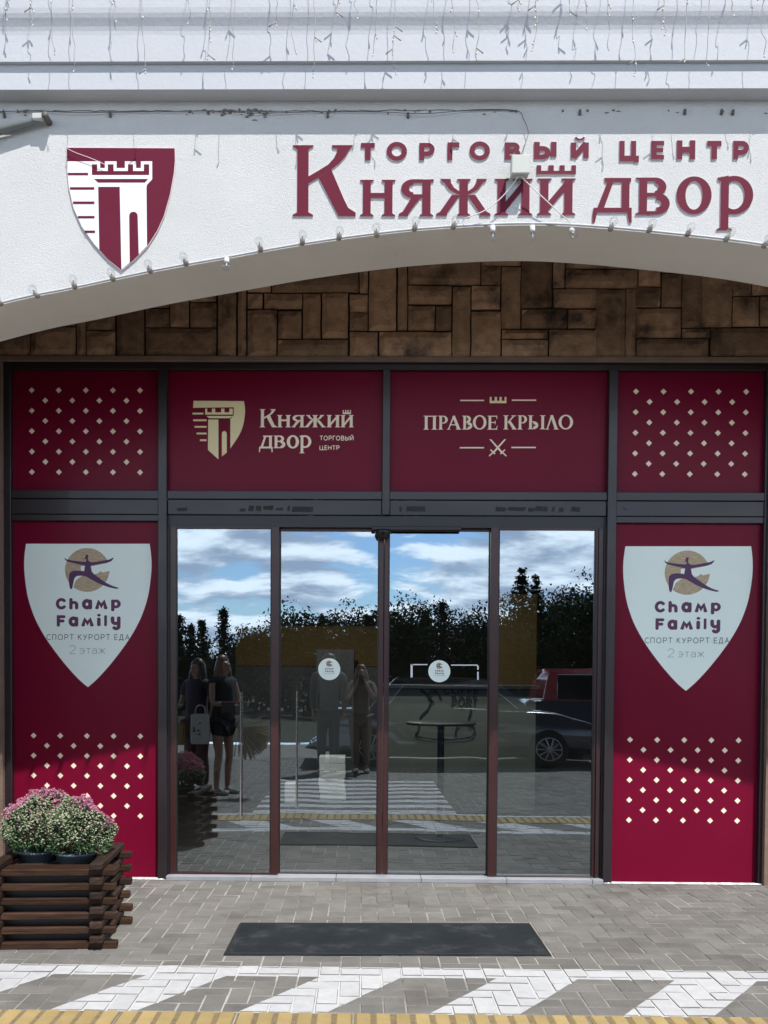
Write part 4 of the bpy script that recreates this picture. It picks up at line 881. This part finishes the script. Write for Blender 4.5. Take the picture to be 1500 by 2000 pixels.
def mum(cx, cy, rx, ry, h, zb, seed, pinkside, label):
    """chrysanthemum bush in a low pot"""
    rnd = random.Random(seed)
    t = thing('chrysanthemum', (cx, cy, zb-.08), label, 'plant', 'potted chrysanthemums in the planter')
    MB().lathe([(0, -.075), (.085, -.075), (.112, .0), (.118, .0), (.118, .012), (.108, .012), (.1, -.01), (0, -.012)], (cx, cy, zb), 22).build('pot', 'pot', t, True)
    lf, bd, pt = MB(), MB(), MB(); st = MB()
    def leaf(m, p, d, l, w, mi=0):
        d = d.normalized(); s = d.cross(Vector((rnd.uniform(-1, 1), rnd.uniform(-1, 1), rnd.uniform(-.2, 1)))).normalized()*w; u = s.cross(d).normalized()*w*.4
        m.add([p, p+d*l*.35+s+u, p+d*l, p+d*l*.35-s+u], [(0, 1, 2, 3)], mi)
    for k in range(5200):
        while True:
            v = Vector((rnd.uniform(-1, 1), rnd.uniform(-1, 1), rnd.uniform(-.25, 1)))
            if .30 < v.length < 1: break
        rr = v.length; v = v.normalized()*(rr**.5)
        zf = max(v.z, 0)
        p = Vector((cx+v.x*rx, cy+v.y*ry, zb+.042+(v.z+.25)/1.25*(h-.02)))
        p += Vector((noise.noise(p*10), noise.noise(p*10+Vector((9, 0, 0))), noise.noise(p*10+Vector((0, 7, 0)))))*.058
        d = Vector((v.x, v.y, v.z*.7+.25))+Vector((rnd.gauss(0, .5), rnd.gauss(0, .5), rnd.gauss(0, .5)))
        low = v.z < .25+rnd.gauss(0, .12)
        leaf(lf, p, d, rnd.uniform(.020, .038) if low else rnd.uniform(.012, .022), rnd.uniform(.005, .009) if low else .0045, 0 if rnd.random() < .7 else 1)
    for k in range(3400):
        a = rnd.uniform(0, 6.283); u = rnd.uniform(-.05, 1); s = math.sqrt(max(0, 1-u*u)); v = Vector((math.cos(a)*s, math.sin(a)*s, u))
        p = Vector((cx+v.x*rx, cy+v.y*ry, zb+.042+(v.z+.25)/1.25*(h-.02)))*1.0+v*rnd.uniform(-.022, .016)
        p += Vector((noise.noise(p*10), noise.noise(p*10+Vector((9, 0, 0))), noise.noise(p*10+Vector((0, 7, 0)))))*.058
        pink = pinkside(v, rnd) and v.z > .2
        r_ = rnd.uniform(.0032, .0062)
        if pink:
            r_ *= 1.6
            for j in range(6):
                t_ = j*1.047+k; q = Vector((math.cos(t_), math.sin(t_)*.8-.3, .5+math.sin(t_)*.2)); leaf(pt, p, q+v*.7, r_*2.1, r_*.6, 0 if rnd.random() < .7 else 1)
        else:
            bd.lathe([(0, -r_*.7), (r_*.8, -r_*.2), (r_*.75, r_*.4), (0, r_*.7)], p, 5)
    for k in range(26):
        a = rnd.uniform(0, 6.28); q = Vector((cx+math.cos(a)*.05, cy+math.sin(a)*.05, zb)); e = Vector((cx+math.cos(a)*rx*.75, cy+math.sin(a)*ry*.75, zb+h*rnd.uniform(.3, .7)))
        st.tube([q, q.lerp(e, .5)+Vector((0, 0, .015)), e], .003, 5)
    st.build('stems', 'leaf_dark', t); lf.build('foliage', ['leaf', 'leaf_dark'], t); bd.build('buds', 'bud', t)
    if pt.v: pt.build('blossoms', ['petal', 'petal_dry'], t)
    return t
yf_ = -1.47
x1_, z1_ = W(72, 1665, yf_); x2_, z2_ = W(152, 1665, yf_)
mum(x1_, yf_+.03, .185, .15, .295, z1_, 31, lambda v, r: (v.z > .62 and v.y > -.4 and r.random() < .6) or (v.x < -.45 and v.z > .4 and r.random() < .4) or (r.random() < .04), 'left chrysanthemum bush in its pot, its top dotted with faded pink blossoms')
mum(x2_, yf_-.02, .175, .15, .262, z2_, 57, lambda v, r: (v.x > .0 and v.z > .36 and v.y > -.45 and r.random() < .8), 'right chrysanthemum bush in its pot, pale buds with bright pink flowers on its far side')

exec_later = []
# ================================================================== INSIDE THE SHOP
def w3(px, py, Y): q = W(px, py, Y); return (q[0], Y, q[1])
def tagbox(name, px0_, py0_, px1_, py1_, Y, dep, mt_, label, cat):
    a = W(px0_, py0_, Y); b = W(px1_, py1_, Y)
    return tag(MB().box(a[0], b[0], Y, Y+dep, max(b[1], 0.036), a[1], bev=.004).build(name, mt_), label, cat)
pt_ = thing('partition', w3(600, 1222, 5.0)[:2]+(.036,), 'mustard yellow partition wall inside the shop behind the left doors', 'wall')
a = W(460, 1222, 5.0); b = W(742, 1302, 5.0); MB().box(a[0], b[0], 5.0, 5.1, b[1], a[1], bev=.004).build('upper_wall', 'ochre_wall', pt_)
MB().box(a[0], b[0], 4.98, 5.1, .036, b[1]-.004, bev=.004).build('lower_wall', 'dark_panel', pt_)  # lower part of the partition is dark, mustard only above it
o = tagbox('partition', 972, 1160, 1046, 1500, 3.2, .1, 'ochre_wall', 'narrow mustard yellow partition inside behind the right fixed leaf', 'wall')
o = tagbox('vending_cabinet', 617, 1268, 690, 1580, 4.3, .5, 'dark_panel', 'tall dark vending cabinet inside behind the left sticker', 'cabinet')
cb = thing('carton_stack', w3(650, 1560, 3.9)[:2]+(.036,), 'tall stack of pale blue cartons standing on the floor inside the doors', 'cartons')
a = W(624, 1478, 3.9); b = W(675, 1478, 3.9); zt_ = a[1]; hh = zt_-.036; rnd = random.Random(6)
for k in range(6):
    j = rnd.uniform(-.012, .012)
    MB().box(a[0]+j, b[0]+j, 3.9+rnd.uniform(0, .02), 4.2, .036+hh*k/6+.001, .036+hh*(k+1)/6-.001, bev=.004).build('carton', 'carton', cb)
c2_ = thing('paper_stack', w3(567, 1580, 3.6)[:2]+(.036,), 'small white stack of boxes left of the pale blue cartons', 'boxes')
a = W(556, 1530, 3.6); b = W(577, 1530, 3.6)
for k in range(3): MB().box(a[0], b[0], 3.6, 3.8, .036+k*(a[1]-.036)/3+.001, .036+(k+1)*(a[1]-.036)/3-.001, bev=.003).build('box', 'carton', c2_)
ct = thing('reception_counter', w3(900, 1480, 2.2)[:2]+(.036,), 'grey green service counter with a drawn coffee sign inside the right doors', 'counter')
a = W(745, 1345, 2.2); b = W(1046, 1480, 2.2)
MB().box(a[0], b[0], 2.2, 2.8, .036, a[1], bev=.005).build('body', 'panel_green', ct)
MB().box(a[0]-.03, b[0]+.03, 2.15, 2.85, a[1], a[1]+.04, bev=.005).build('top', 'dark_panel', ct)
MB().box(a[0], b[0], 2.19, 2.21, .036, .16).build('plinth', 'dark_panel', ct)
m = MB()
for tx, q in (('COFFE', (866, 1342, 935, 1356)), ('PORT', (882, 1360, 932, 1382))):
    g = line_of(tx, .2, .22); put(m, g, fit(g, q, 2.185), 2.185)
m.build('lettering', 'ink', ct)
m = MB()
for ln in ([(820, 1345), (832, 1355), (842, 1368), (836, 1385), (822, 1400), (818, 1425), (812, 1436), (830, 1442), (870, 1445), (910, 1442), (926, 1434), (925, 1420), (915, 1408), (920, 1390), (918, 1375)], [(822, 1350), (840, 1358), (850, 1350), (862, 1365)], [(890, 1438), (893, 1420), (908, 1412), (922, 1420)], [(845, 1346), (836, 1362), (848, 1372)]):
    put(m, stroke(smooth_line(ln, 4), 3.5), lambda x, y: W(x, y, 2.186), 2.186)
m.build('line_drawing', 'ink', ct)
tb = thing('bar_table', w3(861, 1560, 1.5)[:2]+(.036,), 'dark round bar table on one post inside the sliding doors', 'table')
q = W(861, 1442, 1.5); MB().lathe([(0, 0), (.30, 0), (.31, .012), (.30, .026), (0, .026)], (q[0], 1.5, q[1]+.12), 28).build('tabletop', 'dark_panel', tb, True)
MB().tube([(q[0], 1.5, .05), (q[0], 1.5, q[1]+.12)], .03, 12).build('post', 'dark_panel', tb, True)
MB().lathe([(0, .014), (.2, .012), (.22, 0), (0, 0)], (q[0], 1.5, .037), 24).build('base', 'dark_panel', tb, True)

# ================================================================== WHAT STANDS BEHIND THE VIEWER (seen in the glass)
def car(loc, rz, L_, roof, H_, paint, label, suv=False):
    t = thing('parked_car', loc, label, 'car', None, rz); LOCAL.add(t.name)
    hw = .86; sills = .24
    side = [(-L_/2, .55), (-L_/2+.03, .42), (-L_/2+.12, sills), (L_/2-.2, sills), (L_/2-.04, .38), (L_/2, .52), (L_/2-.06, .68), (L_/2-.5, .80), (L_/2-1.15, .90), (-L_/2+.55, .95), (-L_/2+.10, .92), (-L_/2, .78)]
    if suv: side[6:9] = [(L_/2-.05, .78), (L_/2-.4, .92), (L_/2-1.0, 1.0)]; side[9:12] = [(-L_/2+.5, 1.02), (-L_/2+.06, 1.0), (-L_/2, .85)]
    def loft(m, prof, sec, mi=0):
        n = len(prof); rows = [[(x, y, zf(z)) for x, z in prof] for y, zf in sec]
        vs = [p for r_ in rows for p in r_]
        fs = [(k*n+i, k*n+(i+1) % n, (k+1)*n+(i+1) % n, (k+1)*n+i) for k in range(len(rows)-1) for i in range(n)]
        fs += [tuple(range(n))[::-1], tuple((len(rows)-1)*n+i for i in range(n))]; m.add(vs, fs, mi)
    m = MB(); sp = [(x, z) for x, z in smooth_line(side+[side[0]], 3)[:-1]]
    secs = []
    for y, s in ((-hw, .90), (-hw+.04, .96), (-hw+.16, 1.0), (0, 1.02), (hw-.16, 1.0), (hw-.04, .96), (hw, .90)): secs.append((y, lambda z, s=s: .5+(z-.5)*s))
    loft(m, sp, secs); bt_ = side[8][1]-.02; rx0, rx1 = roof
    m.build('body', 'car_navy', t, True)
    gh = [(rx0-.42 if not suv else rx0-.12, bt_+.02), (rx0, H_-.06), (rx0+.25, H_), (rx1-.3, H_), (rx1, H_-.07), (rx1+.62, bt_)]
    g = MB(); gs = smooth_line(gh, 3); n = len(gs); vs = []
    for y, k in ((-hw+.05, 0), (-hw+.20, 1), (hw-.20, 1), (hw-.05, 0)):
        for x, z in gs: vs.append((x, (-1 if y < 0 else 1)*(hw-.05-.17*(z-bt_)/(H_-bt_)), z) if k == 0 else (x, y*.98, z+.012*(z-bt_)/(H_-bt_)))
    g.add(vs, [(k*n+i, k*n+i+1, (k+1)*n+i+1, (k+1)*n+i) for k in range(3) for i in range(n-1)]+[tuple(range(n))[::-1], tuple(3*n+i for i in range(n))])
    g.build('cabin', paint, t, True)
    for sgn in (-1, 1):
        wn = MB(); inset = [(gh[0][0]+.25, bt_+.05), (rx0+.16, H_-.10), (rx1-.14, H_-.11), (rx1+.36, bt_+.05)]
        wn.add([(x, sgn*(hw-.042-.17*(z-bt_)/(H_-bt_)), z) for x, z in inset], [(0, 1, 2, 3) if sgn > 0 else (3, 2, 1, 0)]); wn.build('side_window', 'car_glass', t)
        tr = MB(); tr.tube([(x, sgn*(hw-.034-.17*(z-bt_)/(H_-bt_)), z) for x, z in inset], .008, 5); tr.build('window_trim', 'chrome', t, True)
        MB().box(L_/2-.42, L_/2-.05, sgn*hw*.94-.03, sgn*hw*.94+.012, .60, .70, bev=.02).build('headlight', 'headlight', t)
        MB().box(-L_/2-.01, -L_/2+.16, sgn*hw*.93-.03, sgn*hw*.93+.018, .72, .90, bev=.02).build('tail_light', 'tail_red', t)
    for sx in (-L_/2+.85, L_/2-.88):
        for sgn in (-1, 1):
            w_ = MB().lathe([(.2, -.1), (.29, -.1), (.32, -.06), (.32, .06), (.29, .1), (.2, .1)], (sx, sgn*(hw-.08), .32), 26, 'y').build('wheel', 'rubber', t, True)
            rm_ = MB(); 
            for k in range(10):
                a = k*.628; rm_.tube([(sx, sgn*(hw+.015), .32), (sx+.19*math.cos(a), sgn*(hw+.005), .32+.19*math.sin(a))], .014, 5)
            rm_.lathe([(.185, -.03), (.205, -.03), (.205, .02), (.185, .02)], (sx, sgn*(hw-.0), .32), 26, 'y'); rm_.build('rim', 'alloy', w_)
            MB().lathe([(0, .0), (.19, 0), (.19, .01)], (sx, sgn*(hw-.03), .32), 20, 'y').build('brake_disc', 'frame_black', w_)
    MB().box(-L_/2+.3, L_/2-.3, -.6, .6, .14, .26).build('underbody', 'rubber', t)
    return t
car((1.55, -8.75, 0), 0, 4.5, (-1.05, .55), 1.43, 'car_navy', 'dark navy sedan parked across behind the photographers, mirrored in the doors')
car((5.2, -11.2, 0), 0, 4.4, (-1.75, .75), 1.62, 'car_red', 'dark red minivan parked behind the navy sedan, mirrored in the right leaf', True)

def tree(x, y, h, kind, label, seed):
    rnd = random.Random(seed)
    t = thing('spruce_tree' if kind == 'spruce' else 'broadleaf_tree', (x, y, 0), label, 'tree', 'trees beyond the car park')
    m = MB(); lean = rnd.uniform(-.1, .1)
    th_ = .97 if kind == 'spruce' else .66
    m.tube([(x, y, 0), (x+lean*.5, y, h*.5*th_), (x+lean, y, h*th_)], [h*.022, h*.014, .012], 8)
    cr_ = MB()
    def clump(p, s, n, k_=1.0):
        for _ in range(n):
            q = p+Vector((rnd.gauss(0, s), rnd.gauss(0, s), rnd.gauss(0, s*.7)))
            a = Vector((rnd.gauss(0, 1), rnd.gauss(0, 1), rnd.gauss(0, 1))).normalized()*rnd.uniform(.05, .12)*k_; b = a.cross(Vector((rnd.gauss(0, 1), rnd.gauss(0, 1), rnd.gauss(0, 1)))).normalized()*rnd.uniform(.03, .07)*k_
            cr_.add([q-a, q+b, q+a, q-b], [(0, 1, 2, 3)])
    if kind == 'spruce':
        z = h*.08
        while z < h*.98:
            r_ = (1-z/h)*h*.27+.02
            for k in range(7):
                a = rnd.uniform(0, 6.28); l_ = r_*rnd.uniform(.4, 1.3); tip = Vector((x+math.cos(a)*l_, y+math.sin(a)*l_, z-l_*.12+rnd.uniform(-.05, .1))); b0 = Vector((x+lean*z/h, y, z))
                m.tube([b0, tip], [.018, .005], 4)
                for q in range(max(2, int(l_/.17))):
                    clump(b0.lerp(tip, (q+.6)/max(2, int(l_/.17))), .06, 8, .6)
            z += h*.035
    else:
        for k in range(26):
            a = rnd.uniform(0, 6.28); el = rnd.uniform(.15, 1.3); l_ = h*rnd.uniform(.2, .42); b0 = Vector((x, y, h*rnd.uniform(.22, .6)))
            tip = b0+Vector((math.cos(a)*math.cos(el), math.sin(a)*math.cos(el), math.sin(el)))*l_
            m.tube([b0, b0.lerp(tip, .5)+Vector((0, 0, .1)), tip], [.05, .03, .008], 5)
            for q in range(9): clump(b0.lerp(tip, rnd.uniform(.35, 1.08))+Vector((rnd.gauss(0, .2), rnd.gauss(0, .2), rnd.gauss(0, .2))), .20, 30, .72)
    m.build('trunk', 'bark', t); cr_.build('crown', 'needle' if kind == 'spruce' else 'foliage', t)
# position measured from the mirror image: (px, top py, distance behind the viewer side)
def mirror_at(px, py, Y): q = W(px, py, -Y); return q[0], q[1]
forest = [(352, 1205, 26, 'spruce'), (372, 1225, 28, 'spruce'), (398, 1212, 27, 'spruce'), (432, 1190, 25, 'spruce'), (470, 1245, 30, 'broadleaf'), (505, 1240, 29, 'broadleaf'), (540, 1238, 31, 'broadleaf'), (575, 1196, 27, 'broadleaf'), (628, 1200, 26, 'spruce'), (660, 1215, 30, 'broadleaf'), (685, 1196, 27, 'broadleaf'), (720, 1200, 26, 'spruce'), (768, 1190, 27, 'broadleaf'), (800, 1178, 28, 'broadleaf'), (830, 1200, 30, 'spruce'), (862, 1175, 26, 'spruce'), (905, 1190, 29, 'broadleaf'), (940, 1215, 28, 'broadleaf'), (978, 1190, 29, 'broadleaf'), (1016, 1108, 24, 'spruce'), (1046, 1120, 25, 'spruce'), (1072, 1150, 27, 'broadleaf'), (1108, 1128, 24, 'broadleaf'), (1142, 1150, 25, 'broadleaf'), (1190, 1160, 24, 'broadleaf'), (310, 1210, 26, 'broadleaf')]
names_ = {'spruce': 'dark pointed spruce beyond the car park', 'broadleaf': 'dark loose broadleaf tree beyond the car park'}
where = ['second of the row from its left end', 'third from the left end', 'fourth from the left end', 'tall, fifth from the left end', 'low, right of the tall fifth', 'low, seventh from the left', 'low, behind the first door post', 'right of the first door post', 'slim, above the left sticker', 'low, behind the left sticker', 'right of the left sticker', 'left of the middle stiles', 'right of the middle stiles', 'left of the right sticker', 'low, just left of the right sticker', 'slim, above the right sticker', 'right of the right sticker', 'low, left of the right stile', 'behind the right stile', 'tallest of all', 'second tallest, beside the tallest', 'low, right of the two tallest', 'wide crown above the minivan', 'right part of the last leaf', 'at the right end of the row', 'at the left end of the row']
for i, (px, py, Y, kd) in enumerate(forest):
    x, z = mirror_at(px, py, -Y)
    tree(x, -Y, (z+.1)*(1.13 if kd == 'broadleaf' else 1.0), kd, names_[kd]+', '+where[i], 100+i)
# low hedge mass below the crowns
rnd = random.Random(77); hb = MB()
for k in range(16000):
    p = Vector((rnd.uniform(-14, 14), rnd.uniform(-33, -29.5), 0)); hgt = 2.1+.7*noise.noise(Vector((p.x*.5, p.y*.3, 1)))
    p.z = hgt*rnd.random()**.7
    a = Vector((rnd.gauss(0, 1), rnd.gauss(0, 1), rnd.gauss(0, 1))).normalized()*rnd.uniform(.08, .2); b = a.cross(Vector((rnd.gauss(0, 1), rnd.gauss(0, 1), rnd.gauss(0, 1)))).normalized()*rnd.uniform(.06, .12)
    hb.add([p-a, p+b, p+a, p-b], [(0, 1, 2, 3)])
tag(hb.build('undergrowth', 'foliage'), 'dark green undergrowth below the row of trees', 'shrubs', None, 'stuff')
# lamp mast and twin lamp post
x, z = mirror_at(945, 1045, 22); lp = thing('light_mast', (x, -22, 0), 'thin lattice mast rising above the trees, mirrored in the door', 'mast')
MB().tube([(x, -22, 0), (x, -22, z)], [.06, .03], 8).build('pole', 'metal_pole', lp, True)
MB().tube([(x-.28, -22, z-.5), (x+.28, -22, z-.5)], .025, 6).box(x-.07, x+.07, -22.07, -21.93, z-.62, z-.42).build('crossarm', 'metal_pole', lp)
x, z = mirror_at(525, 1100, 20); lp = thing('street_lamp', (x, -20, 0), 'grey street lamp with two short arms beyond the car park', 'street lamp')
MB().tube([(x, -20, 0), (x, -20, z-.5)], [.07, .04], 8).build('pole', 'metal_pole', lp, True)
for s in (-1, -.35):
    a_ = MB().tube([(x, -20, z-.5), (x+s*.12, -20, z-.1), (x+s*.3, -20, z+.05)], .022, 6).build('arm', 'metal_pole', lp, True)
    MB().box(x+s*.3-.12, x+s*.3+.1, -20.08, -19.92, z+.02, z+.09, bev=.02).build('lamp_head', 'lamp_grey', a_)

# ceiling spots: first one is seen lit, other two added to brighten the room
for i, (px, py, Y, lb, en) in enumerate(((797, 1122, 1.1, 'lit round ceiling spot inside, mirrored clouds around it in the middle leaf', 34), (610, 1122, 2.7, 'unseen round ceiling spot added inside to light the cartons and left partition', 75), (1010, 1122, 1.6, 'unseen round ceiling spot added inside to brighten the room near the right partition', 20))):
    x, _ = W(px, py, Y); sp_ = thing('ceiling_spot', (x, Y, 2.95), lb, 'lamp')
    MB().lathe([(.045, 0), (.06, -.004), (.06, -.018), (.045, -.02)], (x, Y, 2.95), 18).build('ring', 'lamp_grey', sp_, True)
    MB().lathe([(0, -.012), (.044, -.012)], (x, Y, 2.95), 18).build('lens', 'lamp_lens', sp_)
    ld = bpy.data.lights.new('spot_light', 'AREA'); ld.energy = en; ld.size = .1; ld.shape = 'DISK'; ld.color = (1, .87, .68)
    lo_ = bpy.data.objects.new('spot_light', ld); COL.objects.link(lo_); lo_.location = (x, Y, 2.925); lo_.parent = sp_; lo_.matrix_parent_inverse = Matrix.Translation(sp_.location).inverted()
# ------------------------------------------------------------------ people seen in the glass
def skin_mesh(chains, name, mt_, parent, sub=1):
    """chains: lists of (position, radius); one continuous skinned surface"""
    vs = []; es = []; rs = []; key = {}
    def vid(p, r):
        k = tuple(round(c, 4) for c in p)
        if k not in key: key[k] = len(vs); vs.append(p); rs.append(r)
        return key[k]
    for ch in chains:
        last = None
        for p, r in ch:
            i = vid(p, r)
            if last is not None and last != i: es.append((last, i))
            last = i
    me = bpy.data.meshes.new(name); me.from_pydata(vs, es, []); o = bpy.data.objects.new(name, me); COL.objects.link(o)
    md = o.modifiers.new('skin', 'SKIN'); md.use_smooth_shade = True
    sv = me.skin_vertices[0].data
    for i, r in enumerate(rs): sv[i].radius = (r, r) if not isinstance(r, tuple) else r
    sv[0].use_root = True
    s2_ = o.modifiers.new('sub', 'SUBSURF'); s2_.levels = sub; s2_.render_levels = sub
    dg = bpy.context.evaluated_depsgraph_get(); nm = bpy.data.meshes.new_from_object(o.evaluated_get(dg)); 
    o.modifiers.clear(); o.data = nm; bpy.data.meshes.remove(me); nm.name = name
    nm.materials.clear(); nm.materials.append(M[mt_])
    if parent: o.parent = parent
    return o
def hand(w, d, up_, s):
    """five curled fingers from a wrist"""
    w, d, up_ = Vector(w), Vector(d).normalized(), Vector(up_).normalized(); side = d.cross(up_).normalized(); out = []
    palm = w+d*.075
    for k, (o_, l_) in enumerate(((-.03, .062), (-.011, .072), (.009, .068), (.028, .055))):
        b = palm+side*o_; out.append([(w, .024), (palm-d*.02, .03), (b, .010), (b+d*l_*.5-up_*.006, .009), (b+d*l_*.85-up_*.022, .008)])
    out.append([(w, .024), (palm-d*.02, .03), (w+d*.035+side*s*.04, .011), (w+d*.075+side*s*.055-up_*.01, .009)])
    return [[(tuple(p), r) for p, r in c] for c in out]
def person(x, y, rz, H_, label, arms, top, bottom, hair, long_hair, legs_bare, sleeve=.4, skirt=None, step=.0, name_hair='hair_dark'):
    t = thing('person', (x, y, 0), label, 'person', None, rz); LOCAL.add(t.name); k = H_/1.7
    V = lambda a, b, c: (a*k, b*k, c*k)
    hip, wa, ch, nk, hd = V(0, 0, .92), V(0, -.01, 1.08), V(0, 0, 1.27), V(0, .01, 1.44), V(0, -.01, 1.56)
    body = [[(hip, .105*k), (wa, .088*k), (ch, .105*k), (V(0, .01, 1.37), .07*k), (nk, .048*k), (V(0, 0, 1.50), .062*k), (hd, .083*k), (V(0, -.005, 1.635), .066*k)]]
    for i, s in enumerate((-1, 1)):
        sh, el, wr = (Vector(V(*q)) for q in arms[i])
        body.append([(V(0, .01, 1.37), .07*k), (tuple(sh), .045*k), (tuple(sh.lerp(el, .5)), .042*k), (tuple(el), .036*k), (tuple(el.lerp(wr, .4)), .034*k), (tuple(wr), .024*k)])
        dd = (wr-el).normalized(); body += hand(wr, dd, Vector((0, 0, 1)) if abs(dd.z) < .8 else Vector((0, -1, 0)), -s)
        st = step*s
        hp, kn, an = V(s*.085, 0, .86), V(s*.09, -.02-st*.3, .48), V(s*.09, .03-st, .07)
        body.append([(hip, .105*k), (hp, .078*k), (V(s*.09, 0, .68), .072*k), (kn, .05*k), (V(s*.09, .02-st*.6, .34), .05*k), (an, .032*k), (V(s*.09, -.04-st, .035), .032*k), (V(s*.095, -.14-st, .025), .026*k)])
    skin_mesh(body, 'body', 'skin', t)
    # face: nose, eyes, mouth
    fm_ = MB(); fm_.lathe([(0, -.014), (.012, -.006), (.008, .02), (0, .03)], V(0, -.093, 1.555), 8)
    fm_.build('nose', 'skin', t, True)
    em = MB()
    for s in (-1, 1): em.lathe([(0, -.009), (.011, 0), (0, .009)], V(s*.03, -.082, 1.58), 8)
    em.build('eyes', 'ink', t, True); MB().box(-.022*k, .022*k, -.088*k, -.078*k, 1.517*k, 1.525*k, bev=.002).build('mouth', 'cloth_wine', t)
    # clothes
    tp = [[(V(0, 0, .86), .15*k), (V(0, 0, .96), .155*k), (wa, .135*k), (ch, .155*k), (V(0, .01, 1.38), .095*k)]]
    for i, s in enumerate((-1, 1)):
        sh, el, wr = (Vector(V(*q)) for q in arms[i]); tp.append([(V(0, .01, 1.38), .095*k), (tuple(sh), .068*k), (tuple(sh.lerp(el, min(sleeve*2, 1))), .055*k)]+([(tuple(el.lerp(wr, (sleeve-.5)*2)), .045*k)] if sleeve > .5 else []))
    skin_mesh(tp, 'top', top, t)
    bt2 = []
    for s in (-1, 1):
        st = step*s; q = [(hip, .148*k), (V(s*.085, 0, .84), .108*k), (V(s*.09, 0, .66), .094*k)]
        if not legs_bare: q += [(V(s*.09, -.02-st*.3, .48), .078*k), (V(s*.09, .02-st*.6, .28), .070*k), (V(s*.09, .03-st, .10), .062*k)]
        bt2.append(q)
    skin_mesh(bt2, 'shorts' if legs_bare else 'trousers', bottom, t)
    sh_ = MB()
    for s in (-1, 1): st = step*s; a = V(s*.09, .07-st, .03); sh_.box(a[0]-.045, a[0]+.045, a[1]-.25, a[1], .002, .06, bev=.02)
    sh_.build('shoes', 'shoe', t)
    hr = [[(V(0, -.035, 1.655), .06*k), (V(0, .02, 1.645), .105*k), (V(0, .05, 1.55), .105*k), (V(0, .06, 1.45), .08*k)]]
    if long_hair: hr[0] += [(V(0, .085, 1.34), .085*k), (V(0, .10, 1.22), .085*k), (V(0, .10, 1.10), .055*k)]
    if long_hair: hr += [[(V(0, .05, 1.55), .105*k), (V(s*.085, -.005, 1.48), .035*k), (V(s*.09, -.02, 1.36), .032*k), (V(s*.10, -.05, 1.22), .024*k)] for s in (-1, 1)]
    skin_mesh(hr, 'hair', name_hair, t)
    return t
relax = lambda s: ((s*.185, .01, 1.37), (s*.235, .03, 1.09), (s*.22, -.06, .86))
fwd = lambda s: ((s*.18, .01, 1.37), (s*.22, -.05, 1.11), (s*.09, -.26, 1.10))
cam_ = lambda s: ((s*.18, .01, 1.37), (s*.20, -.16, 1.18), (s*.06, -.26, 1.40))
FACE = math.pi                                     # figures are built facing -y; turned to face the shop front
person(-2.03, -4.75, FACE+.5, 1.66, 'woman with long dark hair in a dark top and trousers carrying a white tote', [relax(-1), fwd(1)], 'cloth_dark', 'cloth_wine', 'hair', True, False, .3)
person(-1.70, -4.70, FACE-.9, 1.70, 'woman in black top and black shorts holding a dark folder, turned sideways', [fwd(-1), fwd(1)], 'cloth_black', 'cloth_black', 'hair', True, True, .05, name_hair='hair_brown')
person(-.50, -7.15, FACE, 1.78, 'short haired man in grey jacket and grey trousers beside the photographer', [relax(-1), relax(1)], 'cloth_grey', 'cloth_grey', 'hair', False, False, .9)
person(-.02, -7.10, FACE, 1.62, 'woman with long brown hair in a beige dress holding up a phone', [cam_(-1), cam_(1)], 'cloth_beige', 'cloth_beige', 'hair', True, False, .6, name_hair='hair_brown')
o = MB().box(-.06, .02, -6.795, -6.787, 1.30, 1.45, bev=.003).build('phone', 'frame_black'); tag(o, 'black phone held up by the woman in the beige dress', 'phone')
# what the two women carry
tt = thing('tote_bag', (-2.02, -4.42, .62), 'white canvas tote bag with black marks held by the dark haired woman', 'bag')
MB().box(-2.05, -1.83, -4.48, -4.42, .62, .98, bev=.02).build('bag_body', 'canvas', tt)
MB().tube(smooth_line([(-2.0, -4.45, .97), (-1.99, -4.45, 1.06), (-1.94, -4.45, 1.09), (-1.89, -4.45, 1.06), (-1.88, -4.45, .97)], 5), .008, 6).build('handle', 'canvas', tt, True)
m = MB(); rnd = random.Random(9)
for k in range(7):
    x_, z_ = rnd.uniform(-2.01, -1.88), rnd.uniform(.70, .92)
    m.add([(x_+rnd.uniform(-.03, .03), -4.418, z_+rnd.uniform(-.02, .02)) for _ in range(4)], [(0, 1, 2, 3)])
m.build('mark', 'ink', tt)
o = MB().box(-2.32, -2.14, -4.62, -4.52, .60, .86, bev=.02).build('shopping_bag', 'ochre_bag'); tag(o, 'mustard yellow bag hanging beside the dark haired woman', 'bag')
fo = thing('folder', (-1.52, -4.52, 1.10), 'dark flat folder held by the woman in black shorts', 'folder')
MB().box(-1.68, -1.36, -4.46, -4.44, 1.0, 1.14, bev=.003).build('cover', 'dark_panel', fo); MB().box(-1.67, -1.37, -4.4385, -4.437, 1.12, 1.135).build('edge_strip', 'chrome', fo)
bq = thing('bouquet', (-1.25, -4.55, .7), 'bouquet of dry straw coloured grass hanging from a hand', 'bouquet')
m = MB(); rnd = random.Random(14)
for k in range(260):
    a = rnd.gauss(-.6, .35); b0 = Vector((-1.48, -4.5, .82)); l_ = rnd.uniform(.22, .42); tip = b0+Vector((math.cos(a)*l_, rnd.gauss(0, .06), math.sin(a)*l_))
    m.tube([b0+Vector((rnd.gauss(0, .01), 0, rnd.gauss(0, .01))), b0.lerp(tip, .6), tip], [.002, .005, .009], 4)
m.build('grass_stems', 'straw', bq)
